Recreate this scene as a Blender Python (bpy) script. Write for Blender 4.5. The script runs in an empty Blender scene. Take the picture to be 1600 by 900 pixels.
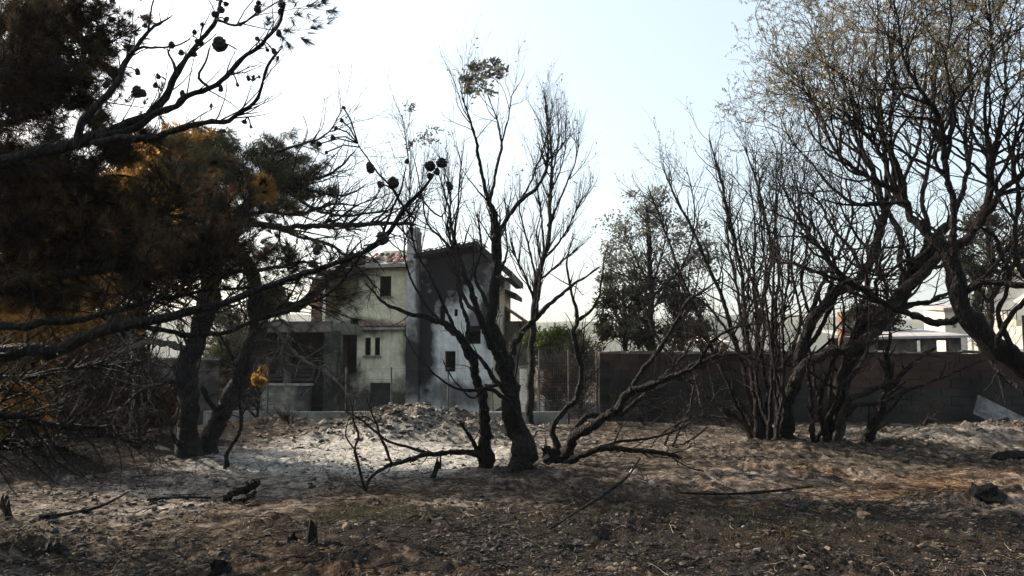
import bpy, math, random
import numpy as np
from mathutils import Vector, Matrix
sc = bpy.context.scene
COL = sc.collection
rng = np.random.default_rng(7)
R = math.radians

# ------------------------------------------------------------------ camera, sky, sun, exposure
CAMZ = 1.8; F = 1244.0; PITCH = math.atan(110 / F)
cam = bpy.data.objects.new('camera', bpy.data.cameras.new('camera')); COL.objects.link(cam)
cam.location = (0, 0, CAMZ); cam.rotation_euler = (math.pi / 2 + PITCH, 0, 0)
cam.data.sensor_width = 36; cam.data.lens = 36 * F / 1600
cam.data.clip_start = 0.05; cam.data.clip_end = 20000
sc.camera = cam
SUN_AZ = R(-62); SUN_EL = R(30)            # azimuth from +Y towards +X
sd = Vector((math.sin(SUN_AZ) * math.cos(SUN_EL), math.cos(SUN_AZ) * math.cos(SUN_EL), math.sin(SUN_EL)))
w = bpy.data.worlds.new("World"); sc.world = w; w.use_nodes = True
wn = w.node_tree; bg = wn.nodes['Background']
sky = wn.nodes.new('ShaderNodeTexSky'); sky.sky_type = 'NISHITA'; sky.sun_disc = False
sky.sun_elevation = SUN_EL; sky.sun_rotation = SUN_AZ; sky.air_density = 1.0; sky.dust_density = 4.0; sky.ozone_density = 1.2
veil = wn.nodes.new('ShaderNodeVectorMath'); veil.operation = 'ADD'; veil.inputs[1].default_value = (2.35, 2.65, 2.5)  # thin even smoke veil over the sky
wn.links.new(sky.outputs[0], veil.inputs[0]); wn.links.new(veil.outputs[0], bg.inputs['Color']); bg.inputs['Strength'].default_value = 0.088
sl = bpy.data.lights.new('sun', 'SUN'); sl.energy = 5.0; sl.angle = R(0.6); sl.color = (1.0, 0.88, 0.73)
so = bpy.data.objects.new('sun', sl); COL.objects.link(so)
so.rotation_euler = sd.to_track_quat('Z', 'Y').to_euler()
sc.view_settings.view_transform = 'Standard'; sc.view_settings.look = 'None'
sc.view_settings.exposure = 1.08; sc.view_settings.gamma = 1.0
sc.cycles.max_bounces = 8; sc.cycles.diffuse_bounces = 3; sc.cycles.transparent_max_bounces = 8; sc.cycles.volume_bounces = 0

cp, sp_ = math.cos(PITCH), math.sin(PITCH)
def at(x, y, Y):
    """world point seen at photo pixel x, y (1600x900) at distance Y ahead"""
    a = (x - 800) / F; b = (450 - y) / F
    k = Y / (cp - b * sp_)
    return np.array((a * k, Y, CAMZ + k * (sp_ + b * cp)))

# ------------------------------------------------------------------ noise and ground height
_perm = np.random.default_rng(3).random((257, 257))
def vnoise(x, y):
    xi = np.floor(x).astype(int); yi = np.floor(y).astype(int)
    fx = x - xi; fy = y - yi
    fx = fx * fx * (3 - 2 * fx); fy = fy * fy * (3 - 2 * fy)
    a = _perm[xi & 255, yi & 255]; b = _perm[(xi + 1) & 255, yi & 255]
    c = _perm[xi & 255, (yi + 1) & 255]; d = _perm[(xi + 1) & 255, (yi + 1) & 255]
    return (a * (1 - fx) + b * fx) * (1 - fy) + (c * (1 - fx) + d * fx) * fy
def fbm(x, y, o=4):
    s = 0; a = .5
    for i in range(o):
        s = s + a * vnoise(x * 2 ** i + 17.3 * i, y * 2 ** i + 9.1 * i); a *= .5
    return s
def sm(a, b, x):
    t = np.clip((x - a) / (b - a), 0, 1); return t * t * (3 - 2 * t)
MOUNDS = [(-2.6, 18.7, 1.4, 1.0, .62), (-1.0, 18.4, 1.2, .9, .30), (-4.2, 19.5, 1.1, .8, .20), (-3.4, 17.4, 1.5, .6, .2), (.6, 19.0, 1.2, .8, .22),
          (-6.4, 20.3, 2.0, .8, .32), (-11, 14.5, 3.2, 2.6, .55), (-8.6, 12.2, 1.8, 1.0, .2),
          (5.0, 14.9, 1.5, 1.1, .22), (7.2, 15.3, 1.6, 1.1, .2), (9.8, 17.6, 2.6, 1.2, .3), (3.6, 13.0, 1.3, .8, .13),
          (.3, 12.6, 1.0, .6, .12), (5.9, 10.0, 1.2, .7, .16), (-5.3, 14.3, .9, .7, .15), (13.5, 18.8, 3, 1.3, .35),
          (2.4, 20.5, 1.6, .7, .2), (-4.6, 7.6, .5, .4, .16), (-.9, 7.2, .8, .4, .1)]
def gh(x, y):
    x = np.asarray(x, float); y = np.asarray(y, float)
    d = np.hypot(x, y)
    h = .22 * (fbm(x * .18 + 5, y * .18 + 2, 3) - .44)
    h = h + .16 * (fbm(x * .9, y * .9 + 40, 3) - .44)
    near = 1 - sm(30, 60, d)
    for mx, my, a, b, c in MOUNDS:
        q = ((x - mx) / a) ** 2 + ((y - my) / b) ** 2
        g = np.exp(-q)
        h = h + c * g * (.45 + 1.1 * fbm(x * 2.6 + mx, y * 2.6, 4))
    c1 = fbm(x * 4.2 + 31, y * 4.2 + 7, 4)
    h = h + near * .085 * np.abs(c1 - .47) * 2 * (.4 + vnoise(x * .8 + 3, y * .8))
    c2 = vnoise(x * 13 + 11, y * 13 + 5)
    c3 = vnoise(x * 27 + 1, y * 27 + 15)
    rg = 1 - np.abs(2 * fbm(x * 5.5 + 2 + .6 * c2, y * 8 + 4, 4) - .94)
    pk = sm(.42, .72, fbm(x * .8 + 60, y * 1.1 + 9, 3))
    h = h + near * (.010 * c2 ** 2 + .007 * c3 + .075 * np.maximum(rg - .72, 0) * 2.2 * (.25 + 1.5 * pk))
    # shallow rake lines and hollows
    h = h - near * .05 * sm(.56, .68, fbm(x * 1.9 + 20, y * 2.6 + 33, 3))
    h = h - .35 * sm(23.2, 25.5, y) * (1 - sm(60, 90, y))
    return h - .03
def ground(x, y):
    return float(gh(x, y))

# ------------------------------------------------------------------ materials
def mat(name):
    m = bpy.data.materials.new(name); m.use_nodes = True
    nt = m.node_tree; b = nt.nodes['Principled BSDF']
    b.inputs['Specular IOR Level'].default_value = .2
    return m, nt, b
def N(nt, t, **k):
    n = nt.nodes.new(t)
    for a, v in k.items():
        if a in n.inputs.keys(): n.inputs[a].default_value = v
        else: setattr(n, a, v)
    return n
def noise(nt, scale, detail=6, rough=.6, vec=None, dist=0):
    n = N(nt, 'ShaderNodeTexNoise'); n.inputs['Scale'].default_value = scale
    n.inputs['Detail'].default_value = detail; n.inputs['Roughness'].default_value = rough
    n.inputs['Distortion'].default_value = dist
    if vec is not None: nt.links.new(vec, n.inputs['Vector'])
    return n.outputs['Fac']
def ramp(nt, fac, stops):
    r = N(nt, 'ShaderNodeValToRGB'); el = r.color_ramp.elements
    while len(el) > 1: el.remove(el[0])
    el[0].position = stops[0][0]; c = stops[0][1]; el[0].color = (c[0], c[1], c[2], 1)
    for p, c in stops[1:]:
        e = el.new(p); e.color = (c[0], c[1], c[2], 1)
    nt.links.new(fac, r.inputs[0]); return r.outputs[0]
def mixc(nt, fac, a, b, blend='MIX'):
    m = N(nt, 'ShaderNodeMix'); m.data_type = 'RGBA'; m.blend_type = blend
    for s, v in ((m.inputs[0], fac), (m.inputs[6], a), (m.inputs[7], b)):
        if isinstance(v, (int, float)): s.default_value = v
        elif isinstance(v, tuple): s.default_value = (*v, 1)
        else: nt.links.new(v, s)
    return m.outputs[2]
def math_(nt, op, a, b=None, clamp=False):
    m = N(nt, 'ShaderNodeMath'); m.operation = op; m.use_clamp = clamp
    for s, v in ((m.inputs[0], a), (m.inputs[1], b)):
        if v is None: continue
        if isinstance(v, (int, float)): s.default_value = v
        else: nt.links.new(v, s)
    return m.outputs[0]
def bump(nt, b, h, strength=.5, dist=.02):
    n = N(nt, 'ShaderNodeBump'); n.inputs['Strength'].default_value = strength; n.inputs['Distance'].default_value = dist
    nt.links.new(h, n.inputs['Height']); nt.links.new(n.outputs[0], b.inputs['Normal'])
def geo_pos(nt): return N(nt, 'ShaderNodeNewGeometry').outputs['Position']
def obj_co(nt): return N(nt, 'ShaderNodeTexCoord').outputs['Object']

def bark(name, dark, mid, light, amt=.5, rough=.85):
    m, nt, b = mat(name); v = geo_pos(nt)
    mp = N(nt, 'ShaderNodeMapping'); mp.inputs['Scale'].default_value = (1, 1, .35); nt.links.new(v, mp.inputs[0])
    n1 = noise(nt, 30, 8, .65, mp.outputs[0]); n2 = noise(nt, 2.3, 4, .6, v)
    s = math_(nt, 'ADD', math_(nt, 'MULTIPLY', n1, .5), math_(nt, 'MULTIPLY', n2, .5))
    c = ramp(nt, s, [(.36, dark), (.5, mid), (.5 + .22 * (1.2 - amt), light)])
    nt.links.new(c, b.inputs['Base Color']); b.inputs['Roughness'].default_value = rough
    vo = N(nt, 'ShaderNodeTexVoronoi'); vo.feature = 'DISTANCE_TO_EDGE'; vo.inputs['Scale'].default_value = 22; nt.links.new(mp.outputs[0], vo.inputs['Vector'])
    cr = math_(nt, 'MULTIPLY', vo.outputs['Distance'], 3.0, True)
    c = mixc(nt, math_(nt, 'MULTIPLY', math_(nt, 'SUBTRACT', 1, cr), .7), c, (dark[0] * .4, dark[1] * .4, dark[2] * .4)); nt.links.new(c, b.inputs['Base Color'])
    bump(nt, b, math_(nt, 'ADD', math_(nt, 'MULTIPLY', n1, .6), cr), 1.0, .025); return m
M = {}
M['char'] = bark('charred_bark', (.004, .0035, .0035), (.010, .009, .008), (.045, .037, .031), .2)
M['charlight'] = bark('scorched_grey_bark', (.008, .007, .006), (.030, .025, .021), (.13, .105, .085), .4)
M['red'] = bark('reddish_scorched_bark', (.004, .003, .003), (.011, .007, .006), (.070, .040, .030), .2)
M['pinebark'] = bark('grey_pine_bark', (.007, .007, .0075), (.024, .0235, .0245), (.075, .068, .062), .4)
M['ashwood'] = bark('ash_grey_wood', (.07, .062, .055), (.18, .16, .14), (.38, .34, .30), .6)
M['twig'] = bark('thin_twig_bark', (.007, .0055, .005), (.020, .015, .013), (.07, .052, .042), .4)

def leafmat(name, cols, trans=.45):
    m = bpy.data.materials.new(name); m.use_nodes = True; nt = m.node_tree; nt.nodes.clear()
    o = N(nt, 'ShaderNodeOutputMaterial')
    v = geo_pos(nt); n1 = noise(nt, 2.2, 3, .6, v); n2 = noise(nt, 23, 2, .6, v)
    s = math_(nt, 'ADD', math_(nt, 'MULTIPLY', n1, .62), math_(nt, 'MULTIPLY', n2, .38))
    k = len(cols); c = ramp(nt, s, [(.36 + .28 * i / (k - 1), q) for i, q in enumerate(cols)])
    d = N(nt, 'ShaderNodeBsdfDiffuse'); t = N(nt, 'ShaderNodeBsdfTranslucent'); mx = N(nt, 'ShaderNodeMixShader')
    nt.links.new(c, d.inputs[0]); nt.links.new(c, t.inputs[0]); mx.inputs[0].default_value = trans
    nt.links.new(d.outputs[0], mx.inputs[1]); nt.links.new(t.outputs[0], mx.inputs[2]); nt.links.new(mx.outputs[0], o.inputs[0])
    return m
M['gold'] = leafmat('scorched_golden_needles', [(.06, .032, .014), (.17, .09, .03), (.38, .21, .055), (.52, .31, .09)], .6)
M['darkneedle'] = leafmat('charred_needles', [(.012, .010, .009), (.035, .028, .019), (.11, .075, .038)], .35)
M['greygreen'] = leafmat('grey_green_needles', [(.025, .028, .02), (.055, .06, .038), (.12, .10, .05)], .4)
M['willow'] = leafmat('dried_olive_leaves', [(.05, .045, .032), (.14, .12, .08), (.25, .205, .125), (.38, .28, .14)], .5)
M['greyleaf'] = leafmat('smoky_grey_leaves', [(.06, .063, .057), (.13, .132, .115), (.24, .23, .19)], .5)
M['green'] = leafmat('fresh_green_leaves', [(.022, .034, .013), (.055, .08, .022), (.12, .16, .045), (.22, .25, .08)], .45)
M['blackleaf'] = leafmat('dark_evergreen_leaves', [(.012, .014, .010), (.03, .034, .022), (.06, .06, .035)], .3)
M['rust'] = leafmat('rust_brown_leaves', [(.03, .016, .010), (.085, .045, .024), (.20, .115, .055)], .45)

def mat_ground():
    m, nt, b = mat('burnt_ground'); v = geo_pos(nt)
    at_ = N(nt, 'ShaderNodeVertexColor'); at_.layer_name = 'cover'
    sep = N(nt, 'ShaderNodeSeparateColor'); nt.links.new(at_.outputs[0], sep.inputs[0])
    ash, soil, char_shade = sep.outputs[0], sep.outputs[1], sep.outputs[2]
    nb = noise(nt, 1.3, 8, .68, v, .6); nm = noise(nt, 7, 8, .7, v, .5); nf = noise(nt, 42, 6, .7, v)
    base = ramp(nt, nm, [(.37, (.018, .015, .012)), (.48, (.055, .045, .036)), (.61, (.14, .117, .093)), (.74, (.34, .295, .245))])
    ashc = ramp(nt, nm, [(.35, (.18, .17, .16)), (.5, (.40, .375, .345)), (.65, (.62, .58, .52))])
    soilc = ramp(nt, nm, [(.35, (.035, .021, .014)), (.5, (.12, .072, .043)), (.67, (.32, .195, .115))])
    char_shade_c = ramp(nt, nf, [(.35, (.012, .011, .011)), (.55, (.04, .034, .03)), (.7, (.085, .068, .055))])  # charred soil tint, also darkens the ground as painted shade
    fa = math_(nt, 'MULTIPLY', math_(nt, 'ADD', ash, math_(nt, 'SUBTRACT', nb, .5)), 1.6, True)
    fs = math_(nt, 'MULTIPLY', math_(nt, 'ADD', soil, math_(nt, 'MULTIPLY', math_(nt, 'SUBTRACT', nb, .5), 1.5)), 1.5, True)
    fc = math_(nt, 'MULTIPLY', math_(nt, 'ADD', math_(nt, 'SUBTRACT', char_shade, .45), math_(nt, 'MULTIPLY', math_(nt, 'SUBTRACT', noise(nt, 3.1, 9, .72, v, .8), .5), 2.4)), 2.6, True)
    c = mixc(nt, fs, base, soilc); c = mixc(nt, fa, c, ashc); c = mixc(nt, fc, c, char_shade_c)
    # speckle: dark cinders and small pale chips
    vo = N(nt, 'ShaderNodeTexVoronoi'); vo.inputs['Scale'].default_value = 26; nt.links.new(v, vo.inputs['Vector'])
    sx = N(nt, 'ShaderNodeSeparateColor'); nt.links.new(vo.outputs['Color'], sx.inputs[0])
    inr = math_(nt, 'LESS_THAN', vo.outputs['Distance'], .34)
    pale = math_(nt, 'MULTIPLY', inr, math_(nt, 'GREATER_THAN', sx.outputs[0], .94))
    dk = math_(nt, 'MULTIPLY', inr, math_(nt, 'LESS_THAN', sx.outputs[0], .22))
    c = mixc(nt, math_(nt, 'MULTIPLY', pale, .35), c, (.4, .37, .33)); c = mixc(nt, math_(nt, 'MULTIPLY', dk, .8), c, (.018, .016, .015))
    nt.links.new(c, b.inputs['Base Color']); b.inputs['Roughness'].default_value = 1.0; b.inputs['Specular IOR Level'].default_value = .0
    hh = math_(nt, 'ADD', math_(nt, 'MULTIPLY', nm, .6), math_(nt, 'MULTIPLY', nf, .4))
    bump(nt, b, hh, 1.0, .09); return m
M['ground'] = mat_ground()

def plain(name, c1, c2, scale=6, rough=.85, bs=.3, extra=None):
    m, nt, b = mat(name); v = geo_pos(nt)
    n = noise(nt, scale, 7, .65, v); n2 = noise(nt, scale * .18, 5, .6, v)
    s = math_(nt, 'ADD', math_(nt, 'MULTIPLY', n, .5), math_(nt, 'MULTIPLY', n2, .5))
    c = ramp(nt, s, [(.40, c1), (.58, c2)])
    nt.links.new(c, b.inputs['Base Color']); b.inputs['Roughness'].default_value = rough
    bump(nt, b, n, bs, .02); return m
def wallmat(name, c1, c2, soots, soot=(.009, .009, .011), scale=3):
    """plaster with soot stains: each stain = (world centre, radii, strength)"""
    m, nt, b = mat(name); v = geo_pos(nt)
    n = noise(nt, scale, 8, .65, v); ng = noise(nt, 40, 4, .6, v)
    c = ramp(nt, n, [(.38, c1), (.62, c2)])
    st = N(nt, 'ShaderNodeMapping'); st.inputs['Scale'].default_value = (3, 3, .4); nt.links.new(v, st.inputs[0])
    streak = noise(nt, 1.6, 6, .7, st.outputs[0])
    c = mixc(nt, math_(nt, 'MULTIPLY', math_(nt, 'GREATER_THAN', streak, .56), .25), c, (.12, .115, .11))
    tot = None
    for (cx, cy, cz), (rx, ry, rz), k in soots:
        sub = N(nt, 'ShaderNodeVectorMath'); sub.operation = 'SUBTRACT'; nt.links.new(v, sub.inputs[0]); sub.inputs[1].default_value = (cx, cy, cz)
        dv = N(nt, 'ShaderNodeVectorMath'); dv.operation = 'DIVIDE'; nt.links.new(sub.outputs[0], dv.inputs[0]); dv.inputs[1].default_value = (rx, ry, rz)
        ln = N(nt, 'ShaderNodeVectorMath'); ln.operation = 'LENGTH'; nt.links.new(dv.outputs[0], ln.inputs[0])
        f = math_(nt, 'SUBTRACT', 1.25, ln.outputs['Value'])
        f = math_(nt, 'MULTIPLY', math_(nt, 'ADD', f, math_(nt, 'MULTIPLY', math_(nt, 'SUBTRACT', noise(nt, 1.7, 6, .6, v), .5), 1.5)), 1.6, True)
        f = math_(nt, 'MULTIPLY', f, k)
        tot = f if tot is None else math_(nt, 'MAXIMUM', tot, f)
    if tot is not None: c = mixc(nt, tot, c, soot)
    nt.links.new(c, b.inputs['Base Color']); b.inputs['Roughness'].default_value = .9
    bump(nt, b, ng, .25, .01); return m
M['coping'] = plain('sooty_coping', (.03, .028, .026), (.16, .15, .135), 2.2)
M['ashclod'] = plain('ash_grey_clod', (.05, .043, .036), (.26, .23, .19), 3.2, 1, .6)
M['concrete'] = plain('weathered_concrete', (.09, .09, .085), (.29, .285, .265), 3)
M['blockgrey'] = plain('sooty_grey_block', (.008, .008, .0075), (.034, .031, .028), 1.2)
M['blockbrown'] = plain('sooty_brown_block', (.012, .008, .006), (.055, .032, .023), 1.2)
M['tile'] = plain('terracotta_tile', (.12, .055, .045), (.34, .17, .135), 9)
M['burnt'] = plain('burnt_timber', (.012, .012, .013), (.04, .037, .036), 8)
M['stone'] = plain('ash_dusted_stone', (.07, .062, .055), (.34, .31, .275), 5, .95, .6)
M['clod'] = plain('earth_clod', (.03, .023, .018), (.15, .115, .085), 9, 1, .6)
M['cone'] = plain('charred_cone', (.008, .008, .009), (.03, .026, .023), 60)
M['metal'] = plain('rusted_wire', (.025, .023, .022), (.09, .083, .078), 20, .7)
M['white'] = plain('white_render', (.62, .58, .5), (.82, .79, .72), 3)
M['creamroof'] = plain('cream_roof_sheet', (.55, .48, .38), (.72, .65, .54), 4)
M['greyroof'] = plain('grey_roof_sheet', (.22, .21, .21), (.38, .36, .35), 4)
M['brick'] = plain('sooty_red_brick', (.07, .036, .026), (.22, .12, .085), 7)
M['hill'] = plain('distant_scrub_hill', (.06, .075, .055), (.16, .15, .11), .012)
M['board'] = plain('pale_board', (.05, .05, .05), (.17, .17, .165), 5)
M['straw'] = plain('dry_straw', (.20, .16, .10), (.42, .35, .22), 12)
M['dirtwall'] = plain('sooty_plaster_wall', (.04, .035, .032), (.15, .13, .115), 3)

# ------------------------------------------------------------------ mesh helpers
def mk(name, V, F4=None, F3=None, m=None, parent=None, smooth=False, loc=None, kind=None):
    V = np.asarray(V, float).reshape(-1, 3)
    if loc is None and parent is not None: loc_off = np.array(parent.matrix_world.translation) if parent.rotation_euler.z == 0 else np.zeros(3)
    else: loc_off = np.zeros(3)
    if loc is not None: V = V - np.array(loc)
    else: V = V - loc_off
    me = bpy.data.meshes.new(name)
    n4 = 0 if F4 is None else len(F4); n3 = 0 if F3 is None else len(F3)
    me.vertices.add(len(V)); me.vertices.foreach_set('co', V.ravel())
    loops = []; ls = []
    if n4: loops.append(np.asarray(F4).ravel()); ls.append(np.arange(n4) * 4)
    if n3: loops.append(np.asarray(F3).ravel()); ls.append(n4 * 4 + np.arange(n3) * 3)
    loops = np.concatenate(loops).astype(np.int32); ls = np.concatenate(ls).astype(np.int32)
    me.loops.add(len(loops)); me.loops.foreach_set('vertex_index', loops)
    me.polygons.add(len(ls)); me.polygons.foreach_set('loop_start', ls)
    me.update(calc_edges=True)
    me.polygons.foreach_set('use_smooth', np.full(len(ls), bool(smooth)))
    o = bpy.data.objects.new(name, me); COL.objects.link(o)
    if m is not None: me.materials.append(m)
    if loc is not None: o.location = loc
    if parent is not None: o.parent = parent
    if kind: o['kind'] = kind
    return o
def empty(name, loc, rz=0):
    o = bpy.data.objects.new(name, None); COL.objects.link(o); o.location = loc; o.rotation_euler = (0, 0, rz)
    o.empty_display_size = .3
    o.matrix_world = Matrix.Translation(loc) @ Matrix.Rotation(rz, 4, 'Z'); return o
def tag(o, label=None, cat=None, group=None, kind=None):
    if label: o['label'] = label
    if cat: o['category'] = cat
    if group: o['group'] = group
    if kind: o['kind'] = kind
    return o
def copy_tree(o, parent=None):
    c = o.copy(); COL.objects.link(c); c.parent = parent
    for ch in o.children: copy_tree(ch, c)
    return c
BOXF = np.array([(0, 3, 2, 1), (4, 5, 6, 7), (0, 1, 5, 4), (1, 2, 6, 5), (2, 3, 7, 6), (3, 0, 4, 7)])
class MB:
    def __init__(s): s.V = []; s.F = []; s.T = []; s.n = 0
    def add(s, V, F4=None, F3=None):
        V = np.asarray(V, float)
        if F4 is not None: s.F.append(np.asarray(F4) + s.n)
        if F3 is not None: s.T.append(np.asarray(F3) + s.n)
        s.V.append(V); s.n += len(V); return s
    def box(s, x0, x1, y0, y1, z0, z1, jit=0, taper=0):
        V = np.array([(x0, y0, z0), (x1, y0, z0), (x1, y1, z0), (x0, y1, z0), (x0, y0, z1), (x1, y0, z1), (x1, y1, z1), (x0, y1, z1)], float)
        if jit: V += rng.normal(0, jit, V.shape)
        return s.add(V, BOXF)
    def prism(s, poly, y0, y1):
        """poly in x,z extruded along y"""
        n = len(poly); V = [(p[0], y0, p[1]) for p in poly] + [(p[0], y1, p[1]) for p in poly]
        F4 = [(i, (i + 1) % n, n + (i + 1) % n, n + i) for i in range(n)]
        F3 = [(0, i, i + 1) for i in range(1, n - 1)] + [(n, n + i + 1, n + i) for i in range(1, n - 1)]
        return s.add(V, F4, F3)
    def slab(s, a, b, c, d, t):
        """four corners and thickness downwards"""
        P = np.array([a, b, c, d], float); Q = P - np.array((0, 0, t)); V = np.vstack([Q, P]); return s.add(V, BOXF)
    def bar(s, a, b, r, n=6, r2=None):
        P = np.array([[a, b]], float); V, Fq = tubes(P, np.array([[r, r if r2 is None else r2]]), n, caps=True); return s.add(V, Fq[0], Fq[1])
    def build(s, name, m, parent=None, local=False, smooth=False, kind=None, loc=None):
        V = np.vstack(s.V); F4 = np.vstack(s.F) if s.F else None; F3 = np.vstack(s.T) if s.T else None
        if local and parent is not None:
            o = mk(name, V, F4, F3, m, None, smooth); o.parent = parent
            if kind: o['kind'] = kind
            return o
        return mk(name, V, F4, F3, m, parent, smooth, loc=loc, kind=kind)
def nrm(v): return v / (np.linalg.norm(v, axis=-1, keepdims=True) + 1e-12)
def tubes(P, Rr, s=5, caps=False, rough=0):
    """N polylines of m points -> one vertex array and its quads"""
    Nn, m, _ = P.shape
    T = np.empty_like(P); T[:, 1:-1] = P[:, 2:] - P[:, :-2]; T[:, 0] = P[:, 1] - P[:, 0]; T[:, -1] = P[:, -1] - P[:, -2]; T = nrm(T)
    mean = nrm(P[:, -1] - P[:, 0]); ref = np.where(np.abs(mean[:, 2:3]) < .7, np.array([[0, 0, 1.]]), np.array([[.3, 1., 0]]))
    U = nrm(ref[:, None] - (ref[:, None] * T).sum(-1, keepdims=True) * T); W = np.cross(T, U)
    a = np.arange(s) * 2 * np.pi / s
    rr = Rr[:, :, None] * np.ones(s)[None, None]
    if rough: rr = rr * (1 + rough * rng.normal(0, 1, rr.shape)) * (1 + .5 * rough * np.sin(a * 3 + rng.random() * 6)[None, None])
    V = P[:, :, None] + rr[..., None] * (np.cos(a)[None, None, :, None] * U[:, :, None] + np.sin(a)[None, None, :, None] * W[:, :, None])
    idx = np.arange(Nn * m * s).reshape(Nn, m, s)
    q = np.stack([idx[:, :-1], np.roll(idx[:, :-1], -1, 2), np.roll(idx[:, 1:], -1, 2), idx[:, 1:]], -1).reshape(-1, 4)
    V = V.reshape(-1, 3)
    if caps:
        tr = []
        for k in range(Nn):
            for j, rev in ((0, 1), (m - 1, 0)):
                for i in range(1, s - 1):
                    t = (idx[k, j, 0], idx[k, j, i], idx[k, j, i + 1]); tr.append(t[::-1] if rev else t)
        return V, (q, np.array(tr))
    return V, q
def resample(P, Rr, m):
    P = np.asarray(P, float); Rr = np.asarray(Rr, float)
    d = np.r_[0, np.cumsum(np.linalg.norm(np.diff(P, axis=0), axis=1))]; t = np.linspace(0, d[-1], m)
    return np.stack([np.interp(t, d, P[:, i]) for i in range(3)], 1), np.interp(t, d, Rr)
def catmull(P, per=6):
    P = np.asarray(P, float); Q = np.vstack([2 * P[0] - P[1], P, 2 * P[-1] - P[-2]]); out = []
    for i in range(1, len(Q) - 2):
        for t in np.linspace(0, 1, per, endpoint=False):
            a, b, c, d = Q[i - 1], Q[i], Q[i + 1], Q[i + 2]
            out.append(.5 * (2 * b + (c - a) * t + (2 * a - 5 * b + 4 * c - d) * t * t + (3 * b - a - 3 * c + d) * t ** 3))
    out.append(Q[-2]); return np.array(out)
def grow(P, Rr, n, L, ang=(25, 55), up=.0, wig=.15, m=6, rf=.6, rcap=.05, rmin=.002, tmin=.15, tmax=1, bias=None, tip=.25, flat=None):
    """n children on N parents (N, M, 3); L=(min, max) metres"""
    Nn, Mm, _ = P.shape
    seg = np.linalg.norm(P[:, -1] - P[:, 0], axis=1) + np.linalg.norm(np.diff(P, axis=1), axis=2).sum(1)
    idx = rng.choice(Nn, n, p=seg / seg.sum()); t = (tmin + (tmax - tmin) * rng.random(n) ** .8) * (Mm - 1)
    i0 = np.clip(t.astype(int), 0, Mm - 2); f = (t - i0)[:, None]
    p = P[idx, i0] * (1 - f) + P[idx, i0 + 1] * f; d = nrm(P[idx, i0 + 1] - P[idx, i0])
    r0 = np.minimum((Rr[idx, i0] * (1 - f[:, 0]) + Rr[idx, i0 + 1] * f[:, 0]) * rf, rcap)
    r0 = np.maximum(r0, rmin)
    q = rng.normal(0, 1, (n, 3)); q = nrm(q - (q * d).sum(1, keepdims=True) * d)
    if flat is not None: q[:, 2] *= flat; q = nrm(q)
    a = np.radians(rng.uniform(ang[0], ang[1], n))[:, None]
    d = nrm(np.cos(a) * d + np.sin(a) * q)
    Ln = rng.uniform(L[0], L[1], n) * (1.15 - .5 * t / (Mm - 1)); st = (Ln / (m - 1))[:, None]
    out = np.empty((n, m, 3)); out[:, 0] = p
    b = np.zeros(3) if bias is None else np.array(bias, float)
    for k in range(1, m):
        d = nrm(d + rng.normal(0, wig, (n, 3)) + np.array((0, 0, up)) + b); out[:, k] = out[:, k - 1] + d * st
    rad = r0[:, None] * np.linspace(1, tip, m)[None]
    return out, np.maximum(rad, rmin * .6)
def leaves(pos, size, wid, rnd=1.0, base=None, droop=0):
    n = len(pos); d = rng.normal(0, 1, (n, 3)); d[:, 2] -= droop
    if base is not None: d = d * rnd + base
    d = nrm(d); q = rng.normal(0, 1, (n, 3)); s = nrm(np.cross(d, q))
    L = (size * rng.uniform(.6, 1.3, n))[:, None]; Wd = (wid * rng.uniform(.7, 1.2, n))[:, None]
    V = np.stack([pos, pos + d * L * .5 + s * Wd * .5, pos + d * L, pos + d * L * .5 - s * Wd * .5], 1).reshape(-1, 3)
    return V, np.arange(n * 4).reshape(n, 4)
def needles(pos, dr, k, length, wid, spread=.7):
    n = len(pos); p = np.repeat(pos, k, 0); d = np.repeat(dr, k, 0) + rng.normal(0, spread, (n * k, 3)); d = nrm(d)
    s = nrm(np.cross(d, rng.normal(0, 1, (n * k, 3)))) * wid * .5; L = (length * rng.uniform(.6, 1.2, n * k))[:, None]
    p = p + d * rng.uniform(0, .02, (n * k, 1))
    V = np.stack([p - s, p + s, p + d * L], 1).reshape(-1, 3); return V, np.arange(n * k * 3).reshape(-1, 3)
def along(P, n, tmin=.2):
    Nn, Mm, _ = P.shape; idx = rng.integers(0, Nn, n); t = (tmin + (1 - tmin) * rng.random(n)) * (Mm - 1.001)
    i0 = t.astype(int); f = (t - i0)[:, None]
    return P[idx, i0] * (1 - f) + P[idx, i0 + 1] * f, nrm(P[idx, i0 + 1] - P[idx, i0])

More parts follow.
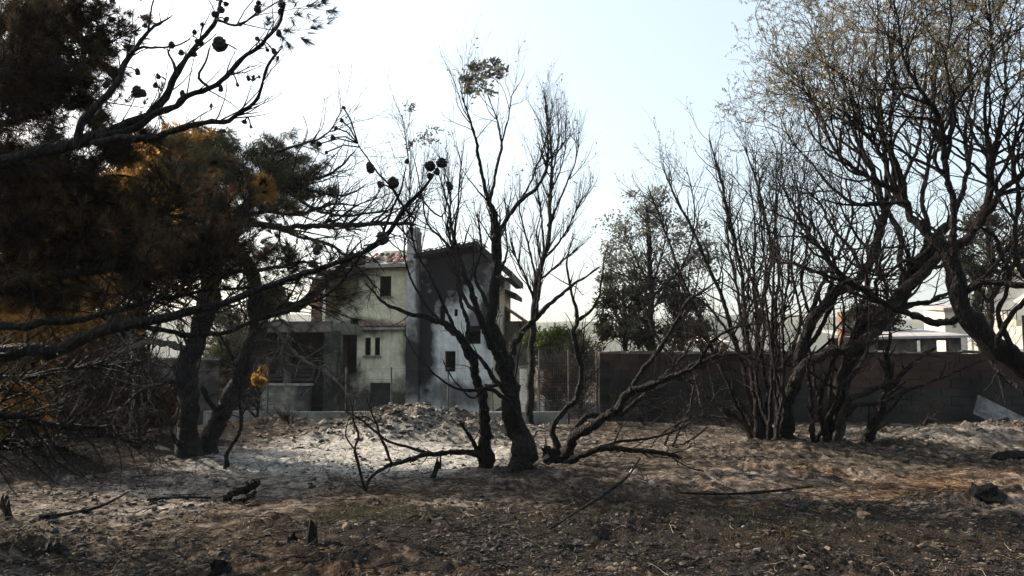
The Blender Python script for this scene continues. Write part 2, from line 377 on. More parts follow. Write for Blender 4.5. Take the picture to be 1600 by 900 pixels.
class Tree:
    def __init__(s, name, label, cat, px, py, Y=None, group=None):
        """base at photo pixel px, py on the ground"""
        if Y is None: Y = CAMZ * F / (py - 560) ; 
        b = at(px, py, Y); b[2] = ground(b[0], b[1]); s.Y = Y
        s.root = empty(name, b); tag(s.root, label, cat, group); s.P = []; s.R = []; s.base = b
    def limb(s, pts, m, name='branch', dy=0, dy1=None, grow_from=True, sides=None, bury=False, label=None, rough=.07, tipw=None):
        """pts: (x, y, width in photo px[, extra depth]); dy..dy1 = depth offset start..end"""
        dy1 = dy if dy1 is None else dy1; n = len(pts); W = []; Rd = []
        for i, q in enumerate(pts):
            Yq = s.Y + dy + (dy1 - dy) * i / (n - 1) + (q[3] if len(q) > 3 else 0)
            W.append(at(q[0], q[1], Yq)); Rd.append(max(q[2], .8) / 2 / F * Yq)
        W = np.array(W); Rd = np.array(Rd)
        if bury: W = np.vstack([W[0] - (0, 0, .35), W]); Rd = np.r_[Rd[0] * 1.12, Rd]
        else:
            d0 = W[1] - W[0]; d0 = d0 / np.linalg.norm(d0); W = np.vstack([W[0] - d0 * Rd[0] * 1.3, W]); Rd = np.r_[Rd[0] * .55, Rd]
        if Rd.max() > .03:
            kk = rng.normal(0, 1, W.shape); kk[0] = kk[-1] = 0; kk[1] = 0
            sl_ = np.r_[0, np.linalg.norm(np.diff(W, axis=0), axis=1)]; kk[2] *= .3; W = W + kk * (np.minimum(Rd * .15, np.minimum(sl_ * .04, .02)))[:, None]
        C = catmull(W, 6); Rc = np.interp(np.linspace(0, 1, len(C)), np.linspace(0, 1, len(Rd)), Rd)
        Ln = np.linalg.norm(np.diff(C, axis=0), axis=1).sum(); k = int(np.clip(Ln / max(.05, Rd.mean() * .8), 8, 80)); C, Rc = resample(C, Rc, k)
        wg = rng.normal(0, 1, C.shape); wg = (wg + np.roll(wg, 1, 0) + np.roll(wg, 2, 0)) / 3; wg[0] = 0
        C = C + wg * (Rc[:, None] * .30 + .004)
        Rc = Rc * (1 + .08 * rng.normal(0, 1, k)); Rc[-1] *= .5
        sd_ = sides or (14 if Rd.max() > .06 else 9 if Rd.max() > .025 else 6)
        V, q = tubes(C[None], Rc[None], sd_, rough=rough)
        o = mk(name, V, q, None, m, s.root, True)
        if label: o['label'] = label
        if grow_from: s.P.append(resample(C, Rc, 12)[0]); s.R.append(resample(C, Rc, 12)[1])
        return C, Rc
    def arr(s, k0=0, k1=None): return np.array(s.P[k0:k1]), np.array(s.R[k0:k1])
    def twigs(s, sets, m, name='twigs', sides=3):
        mb = MB()
        for P, Rr in sets:
            V, q = tubes(P, Rr, 5 if Rr.max() > .012 else sides); mb.add(V, q)
        return mb.build(name, m, s.root, smooth=True, kind='stuff')
    def foliage(s, V, F4=None, F3=None, m=None, name='foliage'):
        return mk(name, V, F4, F3, m, s.root, kind='stuff')

# ------------------------------------------------------------------ the setting: ground, hills, haze
def build_ground():
    fa = np.radians(np.linspace(-40, 40, 520)); ba = np.radians(np.linspace(40, 320, 90))[1:-1]
    A = np.r_[fa, ba]
    r = np.r_[np.linspace(.4, 5.2, 14)[:-1], 5.2 * (34 / 5.2) ** np.linspace(0, 1, 500), 34 * (6000 / 34) ** np.linspace(0, 1, 60)[1:]]
    RR, AA = np.meshgrid(r, A, indexing='ij'); X = RR * np.sin(AA); Y = RR * np.cos(AA); Z = gh(X, Y)
    Z = Z + 0
    nr, na = X.shape; V = np.stack([X, Y, Z], -1).reshape(-1, 3)
    idx = np.arange(nr * na).reshape(nr, na)
    q = np.stack([idx[:-1], np.roll(idx[:-1], -1, 1), np.roll(idx[1:], -1, 1), idx[1:]], -1).reshape(-1, 4)[:, ::-1]
    c = len(V); V = np.vstack([V, [(0, 0, float(gh(0, 0)))]])
    t = np.stack([np.full(na, c), np.roll(idx[0], -1), idx[0]], -1)
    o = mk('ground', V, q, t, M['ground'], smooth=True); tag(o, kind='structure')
    x, y = V[:, 0], V[:, 1]; n0 = fbm(x * .5 + 3, y * .5 + 8, 4) - .47
    def blob(cx, cy, rx, ry): return np.exp(-(((x - cx) / rx) ** 2 + ((y - cy) / ry) ** 2))
    ash = .9 * blob(-3.2, 15.4, 2.3, 2.4) + .75 * blob(-1.4, 14.4, 1.5, 1.4) + .12 * blob(-2.5, 18.4, 2.6, 1.6) + .15 * blob(2, 17, 2.5, 2) + .25 * blob(9, 17, 3, 1.5) + .12 * blob(4, 13.3, 2, 1.2) + .2 * blob(-5, 10.5, 2.5, 1.5)
    soil = .12 + 1.15 * sm(1.0, 5, x) * (1 - sm(11, 14, y)) + .75 * (1 - sm(6.8, 8.4, y)) * sm(-4, 0, x) + .25 * blob(-4, 10.5, 3, 1.5)
    ch = .50 + .16 * blob(-2.4, 18.5, 1.8, 1.2) + .2 * (1 - sm(8.2, 10, y)) * sm(-3, 0, x) + .34 * blob(2.5, 9.2, 3.0, 1.6) + .36 * blob(-.6, 8.4, 3.0, 1.1) + .2 * blob(-5, 7.2, 1.4, .6) + .5 * (1 - sm(-7.5, -5, x)) * sm(10.5, 12.5, y) + .3 * blob(2.4, 21, 3, 1.2) - .22 * blob(-3, 15, 3.5, 2.5) - .12 * blob(-4.5, 10.5, 2.5, 1.5) + .25 * blob(0.2, 12.4, 1.0, .7) + .3 * blob(6, 15.2, 1.6, .7) + .22 * blob(6.5, 8.2, 3, .8)  # char cover, raised where tree shade falls: that shade is in the colour
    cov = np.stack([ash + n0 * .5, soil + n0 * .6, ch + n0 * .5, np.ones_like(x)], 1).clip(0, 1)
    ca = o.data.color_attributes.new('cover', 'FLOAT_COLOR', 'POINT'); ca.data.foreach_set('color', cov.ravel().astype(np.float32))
build_ground()
def hills():
    for nm, y0, base, seed, amp, dep in (('hills', 800, 56, 4, 14, 160),):
        xs = np.linspace(-1900, 1900, 260); rows = np.linspace(0, 1, 16); V = []
        for i, t in enumerate(rows):
            prof = math.sin(t * math.pi * .5)
            h = (base + amp * (fbm(xs * .003 + seed, xs * 0 + seed, 4) - .5) * 2) * prof
            h = h + 4 * (fbm(xs * .02, np.full_like(xs, t * 4 + seed), 4) - .47) * prof * 1.6
            V.append(np.stack([xs, np.full_like(xs, y0 + dep * t) , h - 3], 1))
        V = np.array(V); idx = np.arange(V.shape[0] * V.shape[1]).reshape(V.shape[:2])
        q = np.stack([idx[:-1, :-1], idx[:-1, 1:], idx[1:, 1:], idx[1:, :-1]], -1).reshape(-1, 4)
        o = mk(nm, V.reshape(-1, 3), q, None, M['hill'], smooth=True); tag(o, kind='structure')
hills()
hz = MB().box(-2000, 2000, -30, 1200, -3.5, 92).build('haze', None); tag(hz, kind='stuff')
hm = bpy.data.materials.new('haze_air'); hm.use_nodes = True; hm.node_tree.nodes.clear()
_o = hm.node_tree.nodes.new('ShaderNodeOutputMaterial'); _v = hm.node_tree.nodes.new('ShaderNodeVolumePrincipled')
_v.inputs['Density'].default_value = .0002; _v.inputs['Color'].default_value = (.93, .96, 1, 1); _v.inputs['Anisotropy'].default_value = .35
hm.node_tree.links.new(_v.outputs[0], _o.inputs['Volume']); hz.data.materials.append(hm)

# ------------------------------------------------------------------ garden wall of blocks on the right
def block_wall():
    x0, x1, y0, top = 2.45, 18.0, 22.4, 1.94
    root = empty('block_wall', (x0, y0, 0)); tag(root, 'long sooty block garden wall behind the burnt trees on the right', 'wall')
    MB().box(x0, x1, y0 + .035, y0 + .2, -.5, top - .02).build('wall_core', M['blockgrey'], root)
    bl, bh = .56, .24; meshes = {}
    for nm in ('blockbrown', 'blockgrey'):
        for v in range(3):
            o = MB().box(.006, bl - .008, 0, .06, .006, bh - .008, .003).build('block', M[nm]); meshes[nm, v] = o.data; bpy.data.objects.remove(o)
    nrow = 8
    for r in range(nrow + 1):
        z = -.22 + r * bh; off = -(bl / 2) * (r % 2)
        for k in range(29):
            xx = x0 + off + k * bl
            if xx < x0 - .01: xx = x0 + .0; 
            if xx + bl > x1 or (r % 2 and k == 0): continue
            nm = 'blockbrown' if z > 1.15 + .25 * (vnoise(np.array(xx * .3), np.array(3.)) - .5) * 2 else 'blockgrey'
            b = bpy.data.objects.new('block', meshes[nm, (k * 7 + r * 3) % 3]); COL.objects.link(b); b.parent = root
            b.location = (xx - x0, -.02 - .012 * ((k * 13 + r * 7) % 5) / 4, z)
    for k in range(20):
        xx = x0 + k * .78
        MB().box(xx + .01, xx + .765, y0 - .06, y0 + .26, top, top + .06 + rng.normal() * .014, .016).build('coping_stone', M['coping'], root)
block_wall()

# low concrete plinth with wire fence
def plinth_fence():
    x0, x1, y0 = -8.6, 1.55, 22.4; tz = .32
    root = empty('wire_fence', (x0, y0, 0)); tag(root, 'low pale concrete kerb wall with thin posts and wire in front of the burnt house', 'fence')
    xs = np.linspace(x0, x1, 8)
    for a, b in zip(xs[:-1], xs[1:]):
        MB().box(a + .004, b - .004, y0, y0 + .2, -.5, tz + .01 * rng.normal(), .004).build('plinth_panel', M['concrete'], root)
    for px in (419, 541, 612, 700, 770, 840): 
        p = at(px, 600, y0 + .1); MB().bar((p[0], y0 + .1, tz - .05), (p[0] + .02 * rng.normal(), y0 + .1, 1.55), .022).build('post', M['metal'], root)
    mb = MB()
    for z in (.5, .85, 1.2, 1.5): mb.bar((x0, y0 + .1, z), (at(840, 600, y0)[0], y0 + .1, z + .01), .004, 3)
    mb.build('wire', M['metal'], root, kind='stuff')
    xa, xb = at(843, 600, 22.5)[0], 2.42
    r2 = empty('wire_mesh_fence', (xa, 22.5, 0)); tag(r2, 'sagging square mesh fence between the thin tree and the block wall', 'fence')
    mb = MB()
    for i in range(31): x = xa + (xb - xa) * i / 30; mb.bar((x, 22.55, -.1), (x + .02, 22.55, 1.9), .006, 3)
    for i in range(22): z = i * .09; mb.bar((xa, 22.55, z), (xb, 22.55, z + .03), .006, 3)
    mb.build('wire_mesh', M['metal'], r2, kind='stuff')
    for x in (xa, (xa + xb) / 2, xb - .03): MB().bar((x, 22.58, -.4), (x, 22.58, 2.05), .03).build('post', M['metal'], r2)
plinth_fence()

# ------------------------------------------------------------------ the burnt house
def wall_open(x0, x1, z0, z1, y0, y1, ops):
    """front wall box with rectangular openings (ax, bx, az, bz)"""
    mb = MB(); xs = sorted({x0, x1, *[v for o in ops for v in o[:2]]}); zs = sorted({z0, z1, *[v for o in ops for v in o[2:]]})
    for a, b in zip(xs[:-1], xs[1:]):
        run = None
        for c, d in zip(zs[:-1], zs[1:]):
            mx, mz = (a + b) / 2, (c + d) / 2
            hole = any(o[0] < mx < o[1] and o[2] < mz < o[3] for o in ops)
            if hole:
                if run: mb.box(a, b, y0, y1, *run); run = None
            else: run = (run[0], d) if run else (c, d)
        if run: mb.box(a, b, y0, y1, *run)
    return mb
TH = R(-6)
def house():
    O = np.array((-.8, 33.0, 0.0)); root = empty('burnt_house', O, TH)
    tag(root, 'burnt out two storey house with soot blackened corner and tall chimney', 'house')
    ct, st = math.cos(TH), math.sin(TH)
    def Wd(u, v, z): return (O[0] + u * ct - v * st, O[1] + u * st + v * ct, z)
    cream = wallmat('cream_plaster', (.44, .42, .30), (.62, .59, .43), [
        (Wd(-3.9, 0, -.2), (2.6, 2, 1.0), .9), (Wd(-7.0, 0, 5.2), (1.9, 2, 2.0), .93), (Wd(-3.3, 0, 2.2), (.55, 2, 1.3), .96), (Wd(-5.9, 0, 3.1), (1.5, 2, .5), .8), (Wd(-6.7, 0, .6), (1.2, 2, 1.8), .9), (Wd(-4.6, 0, 5.75), (2, 2, .25), .5)])
    white = wallmat('pale_blue_plaster', (.44, .45, .44), (.62, .63, .60), [
        (Wd(-2.1, 0, 5.5), (1.2, 2, 1.9), .99), (Wd(-.9, 0, 5.7), (1.1, 2, 1.1), .93), (Wd(-2.85, 0, 2.7), (.55, 2, 3.2), .98), (Wd(-.15, 0, 3.8), (.4, 2, 1.6), .93), (Wd(-.8, 0, 3.2), (.35, 2, .7), .8), (Wd(-1.6, 0, .3), (1.6, 2, .6), .75)])
    side = wallmat('warm_side_plaster', (.34, .30, .22), (.48, .43, .32), [(Wd(.1, 2.5, 5.6), (2, 4, .7), .95), (Wd(.1, 4.5, 2.4), (2, 1.2, 2.0), .7), (Wd(.1, 0, 4.0), (2, .4, 2), .6)])
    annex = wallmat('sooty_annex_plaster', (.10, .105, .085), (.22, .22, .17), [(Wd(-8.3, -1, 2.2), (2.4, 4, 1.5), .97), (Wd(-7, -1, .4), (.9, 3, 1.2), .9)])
    def B(mb, name, m, **k):
        return mb.build(name, m, root, local=True, **k)
    # right block (soot blackened), front wall with its holes, then the gable top
    ops = [(-2.25, -2.0, 3.35, 4.0), (-1.62, -1.47, 3.55, 3.85), (-1.1, -.5, 2.4, 3.15), (-2.0, -1.55, 1.25, 2.1), (-.35, -.03, -.4, .75)]
    B(wall_open(-3.05, 0, -.6, 5.5, 0, .25, ops), 'wall', white)
    B(MB().prism([(-3.05, 5.5), (0, 5.5), (0, 5.66), (-.6, 6.2), (-3.05, 5.98)], .002, .25), 'gable', white)
    mb = MB(); a = np.linspace(0, math.pi, 9)
    mb = wall_open(.002, .27, -.6, 5.5, 0, 0, [])if False else MB()
    # side wall facing right, with a window hole and back wall
    for (v0, v1, z0, z1) in ((.25, 1.2, -.6, 5.6), (1.2, 2.1, -.6, 3.9), (1.2, 2.1, 5.1, 5.6), (2.1, 7, -.6, 5.6)): mb.box(-.25, 0, v0, v1, z0, z1)
    B(mb, 'side_wall', side)
    B(MB().box(-3.05, -.25, 6.75, 7, -.6, 5.6), 'back_wall', side)
    B(MB().box(-3.05, -2.8, .25, 6.75, -.6, 5.6), 'party_wall', M['burnt'])
    B(MB().box(-2.8, -.25, .25, 6.75, 2.95, 3.15), 'floor_slab', M['burnt'])
    B(MB().box(-2.79, -.26, 1.6, 1.7, -.6, 2.94).box(-2.79, -.26, 2.4, 2.5, 3.16, 5.5), 'inner_wall', M['burnt'])
    # window frame in the side wall
    fr = B(MB().box(-.02, .03, 1.2, 1.27, 3.9, 5.1).box(-.02, .03, 2.03, 2.1, 3.9, 5.1).box(-.02, .03, 1.27, 2.03, 5.03, 5.1), 'window_frame', M['burnt'])
    B(MB().box(-.05, .08, 1.1, 2.2, 3.8, 3.895), 'window_sill', M['concrete'])
    # roof slabs, overhanging to the right
    r = MB(); r.slab((-3.25, -.55, 6.12), (-.6, -.6, 6.62), (-.6, 7.4, 6.62), (-3.25, 7.4, 6.25), .16); B(r, 'roof', M['burnt'])
    r = MB(); r.slab((-.6, -.62, 6.62), (.88, -.62, 5.32), (.88, 4.4, 5.32), (-.6, 4.4, 6.62), .3); B(r, 'roof', M['burnt'])
    r = MB(); r.slab((-.1, 4.4, 5.1), (.55, 4.4, 4.85), (.55, 7.4, 4.85), (-.1, 7.4, 5.1), .22); B(r, 'lower_eave', M['burnt'])
    for k in range(9): B(MB().box(.55, .82, -.5 + k * .55, -.42 + k * .55, 5.02, 5.1), 'rafter_end', M['burnt'])
    # slipped tiles along the ridge and the verge
    def tile_mesh():
        a = np.linspace(0, math.pi, 5); V = []; n = 5
        for y in (0, .4):
            for rr in (.1, .085):
                for t in a: V.append((math.cos(t) * rr * (1 + .1 * (y > 0)), y, math.sin(t) * rr * .7 + .03 * (y > 0)))
        F = []
        for i in range(4):
            F += [(i, i + 1, 10 + i + 1, 10 + i), (5 + i + 1, 5 + i, 15 + i, 15 + i + 1), (i + 1, i, 5 + i, 5 + i + 1), (10 + i, 10 + i + 1, 15 + i + 1, 15 + i)]
        o = MB().add(V, F).build('roof_tile', M['tile']); me = o.data; bpy.data.objects.remove(o); return me
    tme = tile_mesh()
    tb = tme.copy(); tb.materials.clear(); tb.materials.append(M['burnt'])
    rn = random.Random(4)
    def tile(u, v, z, rx=0, rz=0, me=tme):
        t = bpy.data.objects.new('roof_tile', me); COL.objects.link(t); t.parent = root; t.location = (u, v, z); t.rotation_euler = (rx + rn.gauss(0, .03), rn.gauss(0, .05), rz + rn.gauss(0, .05)); return t
    for k in range(11): tile(-3.1 + k * .23, -.62, 6.16 + k * .042, .1, 0, tb if k % 3 else tme)
    for k in range(7): tile(-.6 + rn.gauss(0, .04), -.6 + k * .4, 6.65, 0, 0, tb)
    # left block
    ops = [(-4.85, -4.35, 4.42, 5.28), (-5.45, -5.2, 1.93, 2.68), (-5.03, -4.8, 1.93, 2.68), (-6.5, -5.8, 1.15, 2.8), (-5.2, -4.3, -.4, .78), (-6.1, -5.75, 3.25, 3.5)]
    B(wall_open(-7.2, -3.052, -.6, 5.62, .12, .37, ops), 'wall', cream)
    B(MB().box(-7.2, -6.95, .37, 6, -.6, 5.6), 'side_wall', cream)
    B(MB().box(-6.95, -3.05, 5.8, 6, -.6, 5.6), 'back_wall', cream)
    B(MB().box(-6.95, -3.06, .37, 5.8, 3.0, 3.2), 'floor_slab', M['burnt'])
    r = MB(); r.slab((-5.35, -.4, 5.72), (-3.3, -.4, 5.75), (-3.3, 2.6, 6.75), (-5.35, 2.6, 6.7), .14); B(r, 'roof', M['concrete'])
    r = MB(); r.slab((-7.5, 2.602, 5.9), (-3.052, 2.602, 6.74), (-3.052, 6.4, 5.6), (-7.5, 6.4, 5.6), .16); B(r, 'rear_roof', M['burnt'])
    B(MB().box(-6.94, -3.07, 2.4, 2.5, -.6, 2.99).box(-6.94, -3.07, 3.0, 3.1, 3.21, 5.6), 'inner_wall', M['burnt'])
    r = MB(); r.slab((-7.5, -.3, 5.45), (-5.36, -.35, 5.66), (-5.36, 2.6, 6.5), (-7.5, 2.6, 5.95), .22); B(r, 'burnt_roof', M['burnt'])
    r = MB(); r.slab((-6.6, .2, 5.75), (-5.9, 0, 6.25), (-5.5, 1.2, 6.2), (-6.4, 1.4, 5.9), .12); B(r, 'collapsed_sheet', M['greyroof'])
    for i in range(9):
        for j in range(4):
            if rn.random() < .2: continue
            tile(-5.27 + i * .235, -.42 + j * .4, 5.78 + j * .135, .32, rn.gauss(0, .06), tb if rn.random() < .3 + .35 * (i > 7) else tme)
    for i in range(11): 
        t = tile(-5.5 + i * .23, -.25, 3.12, .25, 0)
    B(MB().box(-5.6, -3.07, -.2, .118, 3.0, 3.1), 'string_course', M['concrete'])
    for (a, b, c, d) in ((-5.5, -4.75, 1.84, 1.925),): B(MB().box(a, b, 0.0, .2, c, d), 'window_sill', M['concrete'])
    B(MB().box(-4.92, -4.28, .02, .2, 4.34, 4.415), 'window_sill', M['concrete'])
    for (a, b, c, d) in ((-5.45, -5.2, 1.93, 2.68), (-5.03, -4.8, 1.93, 2.68), (-4.85, -4.35, 4.42, 5.28)):
        f = MB().box(a, a + .035, .2, .25, c, d).box(b - .035, b, .2, .25, c, d).box(a + .035, b - .035, .2, .25, d - .035, d)
        B(f, 'window_frame', M['burnt'])
    B(MB().box(-5.18, -4.32, .22, .27, -.4, .76), 'basement_door', M['burnt'])
    # chimney between the two blocks
    ch = wallmat('grey_chimney_render', (.26, .26, .25), (.42, .415, .39), [(Wd(-3.05, -.3, 5), (.17, 4, 4), .8), (Wd(-3.3, -.3, 1.6), (1, 2, 1.6), .95)])
    c = B(MB().box(-3.58, -3.06, -.32, .11, -.6, 7.05), 'chimney', ch)
    c2 = MB().box(-3.6, -3.04, -.34, .13, 7.05, 7.1).box(-3.54, -3.1, -.28, .07, 7.1, 7.28).build('chimney_cap', M['concrete']); c2.parent = c
    # left annex: roof slab on pillars, deep burnt opening, low wall
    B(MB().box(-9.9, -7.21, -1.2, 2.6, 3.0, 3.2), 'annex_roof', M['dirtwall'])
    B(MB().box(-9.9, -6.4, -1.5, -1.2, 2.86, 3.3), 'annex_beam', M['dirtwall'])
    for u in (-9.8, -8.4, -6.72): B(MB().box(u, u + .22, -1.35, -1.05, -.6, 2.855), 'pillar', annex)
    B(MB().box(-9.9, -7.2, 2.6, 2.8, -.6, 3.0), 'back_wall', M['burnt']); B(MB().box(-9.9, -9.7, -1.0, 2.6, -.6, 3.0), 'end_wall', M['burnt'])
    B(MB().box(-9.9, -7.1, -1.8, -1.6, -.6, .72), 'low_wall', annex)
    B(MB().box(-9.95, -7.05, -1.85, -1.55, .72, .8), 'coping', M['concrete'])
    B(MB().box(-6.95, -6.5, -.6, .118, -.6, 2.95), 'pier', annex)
    st_ = MB()
    for k in range(5): st_.box(-9.6 + .3 * k, -7.4, -.9 + .1 * k, -.5, .9 + k * .14, 1.0 + k * .14, .02)
    B(st_, 'fallen_beams', M['burnt'])
    # brick stack and white pillar on the annex
    br = empty('brick_stack', (0, 0, 0)); bpy.data.objects.remove(br)
    for k in range(17):
        B(MB().box(-8.0, -7.55, .6, 1.0, 3.2 + k * .12, 3.308 + k * .12, .006), 'brick_course', M['brick'])
    B(MB().box(-8.15, -7.4, .5, 1.1, 5.24, 5.32), 'stack_cap', M['concrete'])
    B(MB().box(-7.5, -7.35, .6, .8, 3.2, 5.2), 'white_pipe', M['white'])
    # right rear annex with a small tiled roof
    B(MB().box(.05, 1.0, 4.6, 8, -.6, 3.55, .0), 'annex_wall', side)
    r = MB(); r.slab((.02, 4.3, 4.25), (1.1, 4.3, 3.5), (1.1, 8.2, 3.5), (.02, 8.2, 4.25), .14); B(r, 'annex_tile_roof', M['tile'])
    r = MB(); r.slab((.9, 5, 3.3), (2.0, 5, 2.7), (2.0, 8.2, 2.7), (.9, 8.2, 3.3), .12); B(r, 'porch_roof', M['tile'])
    B(MB().box(1.8, 1.95, 5.1, 5.25, -.6, 2.65), 'porch_post', M['concrete'])
house()

# gate pillars behind the thin tree, rust bush between
for i, (px, h0) in enumerate(((818, 572), (845, 575))):
    Yp = 25; p = at(px, 600, Yp); z = at(px, h0, Yp)[2]
    o = empty('gate_pillar', (p[0], Yp, 0)); tag(o, ('pale gate pillar just left of the thin tree trunk', 'pale gate pillar just right of the thin tree trunk')[i], 'pillar', 'gate pillars')
    MB().box(p[0] - .11, p[0] + .11, Yp, Yp + .25, -.6, z - .06).build('shaft', M['white'], o)
    MB().box(p[0] - .14, p[0] + .14, Yp - .03, Yp + .28, z - .06, z).build('cap', M['concrete'], o)

# ------------------------------------------------------------------ things behind the block wall on the right
def white_house():
    Yh = 46; root = empty('white_house', (at(1540, 500, Yh)[0], Yh, 0)); tag(root, 'pale cream house with gable and columns behind the wall on the far right', 'house')
    X = lambda px: at(px, 500, Yh)[0]; Z = lambda py: at(1500, py, Yh)[2]
    x0, x1 = X(1500), X(1760)
    B = lambda mb, n, m: mb.build(n, m, root)
    B(wall_open(x0, x1, -.6, Z(470), Yh, Yh + .3, [(X(1590), X(1612), Z(560), Z(495)), (X(1650), X(1680), Z(540), Z(495))]), 'wall', M['white'])
    B(MB().box(x0, x0 + .3, Yh + .3, Yh + 8, -.6, Z(470)), 'side_wall', M['white'])
    B(MB().box(x0 + .3, x1, Yh + 7.7, Yh + 8, -.6, Z(470)), 'back_wall', M['white'])
    B(MB().prism([(X(1520), Z(470)), (X(1660), Z(470)), (X(1590), Z(425))], Yh + .01, Yh + .3), 'gable', M['white'])
    mb = MB(); mb.slab((X(1508), Yh - .5, Z(478)), (X(1590), Yh - .5, Z(420)), (X(1590), Yh + 8, Z(420)), (X(1508), Yh + 8, Z(478)), .18); B(mb, 'roof', M['creamroof'])
    mb = MB(); mb.slab((X(1590), Yh - .5, Z(420)), (X(1672), Yh - .5, Z(478)), (X(1672), Yh + 8, Z(478)), (X(1590), Yh + 8, Z(420)), .18); B(mb, 'roof', M['creamroof'])
    for px in (1575, 1593): B(MB().box(X(px) - .22, X(px) + .22, Yh + 1, Yh + 1.4, Z(478), Z(385)), 'roof_column', M['white'])
    B(MB().box(X(1564), X(1606), Yh + .8, Yh + 1.6, Z(385), Z(378)), 'column_slab', M['creamroof'])
    for px in (1518, 1532): B(MB().box(X(px) - .12, X(px) + .12, Yh - 1.6, Yh - 1.3, -.6, Z(455)), 'porch_column', M['white'])
    B(MB().box(X(1508), X(1600), Yh - 1.8, Yh - 1.1, Z(512), Z(503)), 'balcony_slab', M['creamroof'])
    B(MB().box(X(1508), X(1540), Yh - 1.8, Yh - .6, Z(455), Z(448)), 'porch_roof', M['greyroof'])
    for k in range(16): px = 1510 + k * 6; B(MB().box(X(px), X(px) + .04, Yh - 1.76, Yh - 1.72, Z(503), Z(490)), 'baluster', M['metal'])
    B(MB().box(X(1508), X(1602), Yh - 1.78, Yh - 1.7, Z(490), Z(488)), 'handrail', M['metal'])
    for a_, b_, c_, d_ in ((1590, 1612, 560, 495), (1650, 1680, 540, 495)):
        B(MB().box(X(a_), X(a_) + .08, Yh + .1, Yh + .16, Z(c_), Z(d_)).box(X(b_) - .08, X(b_), Yh + .1, Yh + .16, Z(c_), Z(d_)).box(X(a_) + .08, X(b_) - .08, Yh + .1, Yh + .16, Z(d_) - .08, Z(d_)).box(X((a_ + b_) / 2) - .03, X((a_ + b_) / 2) + .03, Yh + .1, Yh + .16, Z(c_), Z(d_) - .08), 'window_frame', M['burnt'])
    B(MB().bar((X(1548), Yh + 2, Z(440)), (X(1548), Yh + 2, Z(385)), .03).bar((X(1541), Yh + 2, Z(392)), (X(1556), Yh + 2, Z(390)), .02).bar((X(1543), Yh + 2, Z(400)), (X(1554), Yh + 2, Z(398)), .02), 'aerial', M['metal'])
    root.rotation_euler = (0, 0, R(-52))
    r2 = empty('small_outbuilding', (X(1490), 40, 0)); tag(r2, 'small cream outbuilding left of the pale gabled house', 'outbuilding')
    Yh2 = 40; X2 = lambda px: at(px, 500, Yh2)[0]; Z2 = lambda py: at(1500, py, Yh2)[2]
    wall_open(X2(1476), X2(1510), -.6, Z2(482), Yh2, Yh2 + 2, [(X2(1488), X2(1494), Z2(512), Z2(495))]).build('wall', M['creamroof'], r2)
    MB().slab((X2(1470), Yh2 - .3, Z2(482)), (X2(1514), Yh2 - .3, Z2(478)), (X2(1514), Yh2 + 2.3, Z2(470)), (X2(1470), Yh2 + 2.3, Z2(474)), .12).build('roof', M['greyroof'], r2)
white_house()
def yard_bits():
    Y = 30; X = lambda px: at(px, 500, Y)[0]; Z = lambda py: at(1300, py, Y)[2]
    o = empty('brick_pier', (X(1324), Y, 0)); tag(o, 'square brown brick pier standing above the block wall', 'pier')
    for k in range(22): MB().box(X(1315), X(1333), Y, Y + .4, -.6 + k * .19, -.6 + k * .19 + .175, .006).build('brick_course', M['brick'], o)
    MB().box(X(1312), X(1336), Y - .05, Y + .45, Z(509), Z(504)).build('cap', M['concrete'], o)
    o = empty('low_shed', (X(1430), 33, 0)); tag(o, 'long low grey shed roof showing over the block wall', 'shed')
    Y = 33; Zs = lambda py: at(1300, py, Y)[2]; Xs = lambda px: at(px, 500, Y)[0]
    wall_open(Xs(1345), Xs(1500), -.6, Zs(525), Y, Y + .2, [(Xs(1370), Xs(1388), Zs(560), Zs(532)), (Xs(1420), Xs(1440), Zs(560), Zs(532)), (Xs(1462), Xs(1480), Zs(560), Zs(532))]).build('wall', M['dirtwall'], o)
    MB().slab((Xs(1338), Y - .4, Zs(527)), (Xs(1508), Y - .4, Zs(524)), (Xs(1508), Y + 4, Zs(508)), (Xs(1338), Y + 4, Zs(510)), .1).build('roof', M['greyroof'], o)
    MB().box(Xs(1346), Xs(1500), Y + 3.6, Y + 3.8, -.6, Zs(525)).build('back_wall', M['dirtwall'], o)
    o = empty('rendered_terrace', (X(1030), 27, 0)); tag(o, 'pale terrace wall just above the left end of the block wall', 'wall')
    Y = 27; Xs = lambda px: at(px, 500, Y)[0]; Zs = lambda py: at(1000, py, Y)[2]
    MB().box(Xs(970), Xs(1320), Y, Y + .25, -.6, Zs(556)).build('wall', M['dirtwall'], o)
    MB().box(Xs(966), Xs(1324), Y - .05, Y + .5, Zs(556), Zs(551)).build('coping', M['creamroof'], o)
    o = empty('roofed_shelter', (Xs(1095), 34, 0)); tag(o, 'low tiled shelter with cream posts left of the many stemmed shrub', 'shelter')
    Y = 34; Xs = lambda px: at(px, 500, Y)[0]; Zs = lambda py: at(1000, py, Y)[2]
    MB().slab((Xs(1058), Y, Zs(536)), (Xs(1140), Y, Zs(534)), (Xs(1136), Y + 3, Zs(522)), (Xs(1062), Y + 3, Zs(522)), .12).build('roof', M['creamroof'], o)
    for px in (1066, 1100, 1132): MB().box(Xs(px) - .1, Xs(px) + .1, Y + .1, Y + .3, -.6, Zs(537)).build('post', M['brick'], o)
    # garden wall on the far left behind the pine
    Y = 23.2; x0, x1 = at(150, 600, Y)[0], at(340, 600, Y)[0]
    o = empty('plaster_wall', (x0, Y, 0)); tag(o, 'sooty plaster garden wall behind the forked pine trunk', 'wall')
    MB().box(x0 - 8, x1, Y, Y + .2, -.5, 1.75).build('wall', M['dirtwall'], o)
    MB().box(x0 - 8, x1 + .04, Y - .04, Y + .24, 1.75, 1.82).build('coping', M['concrete'], o)
yard_bits()

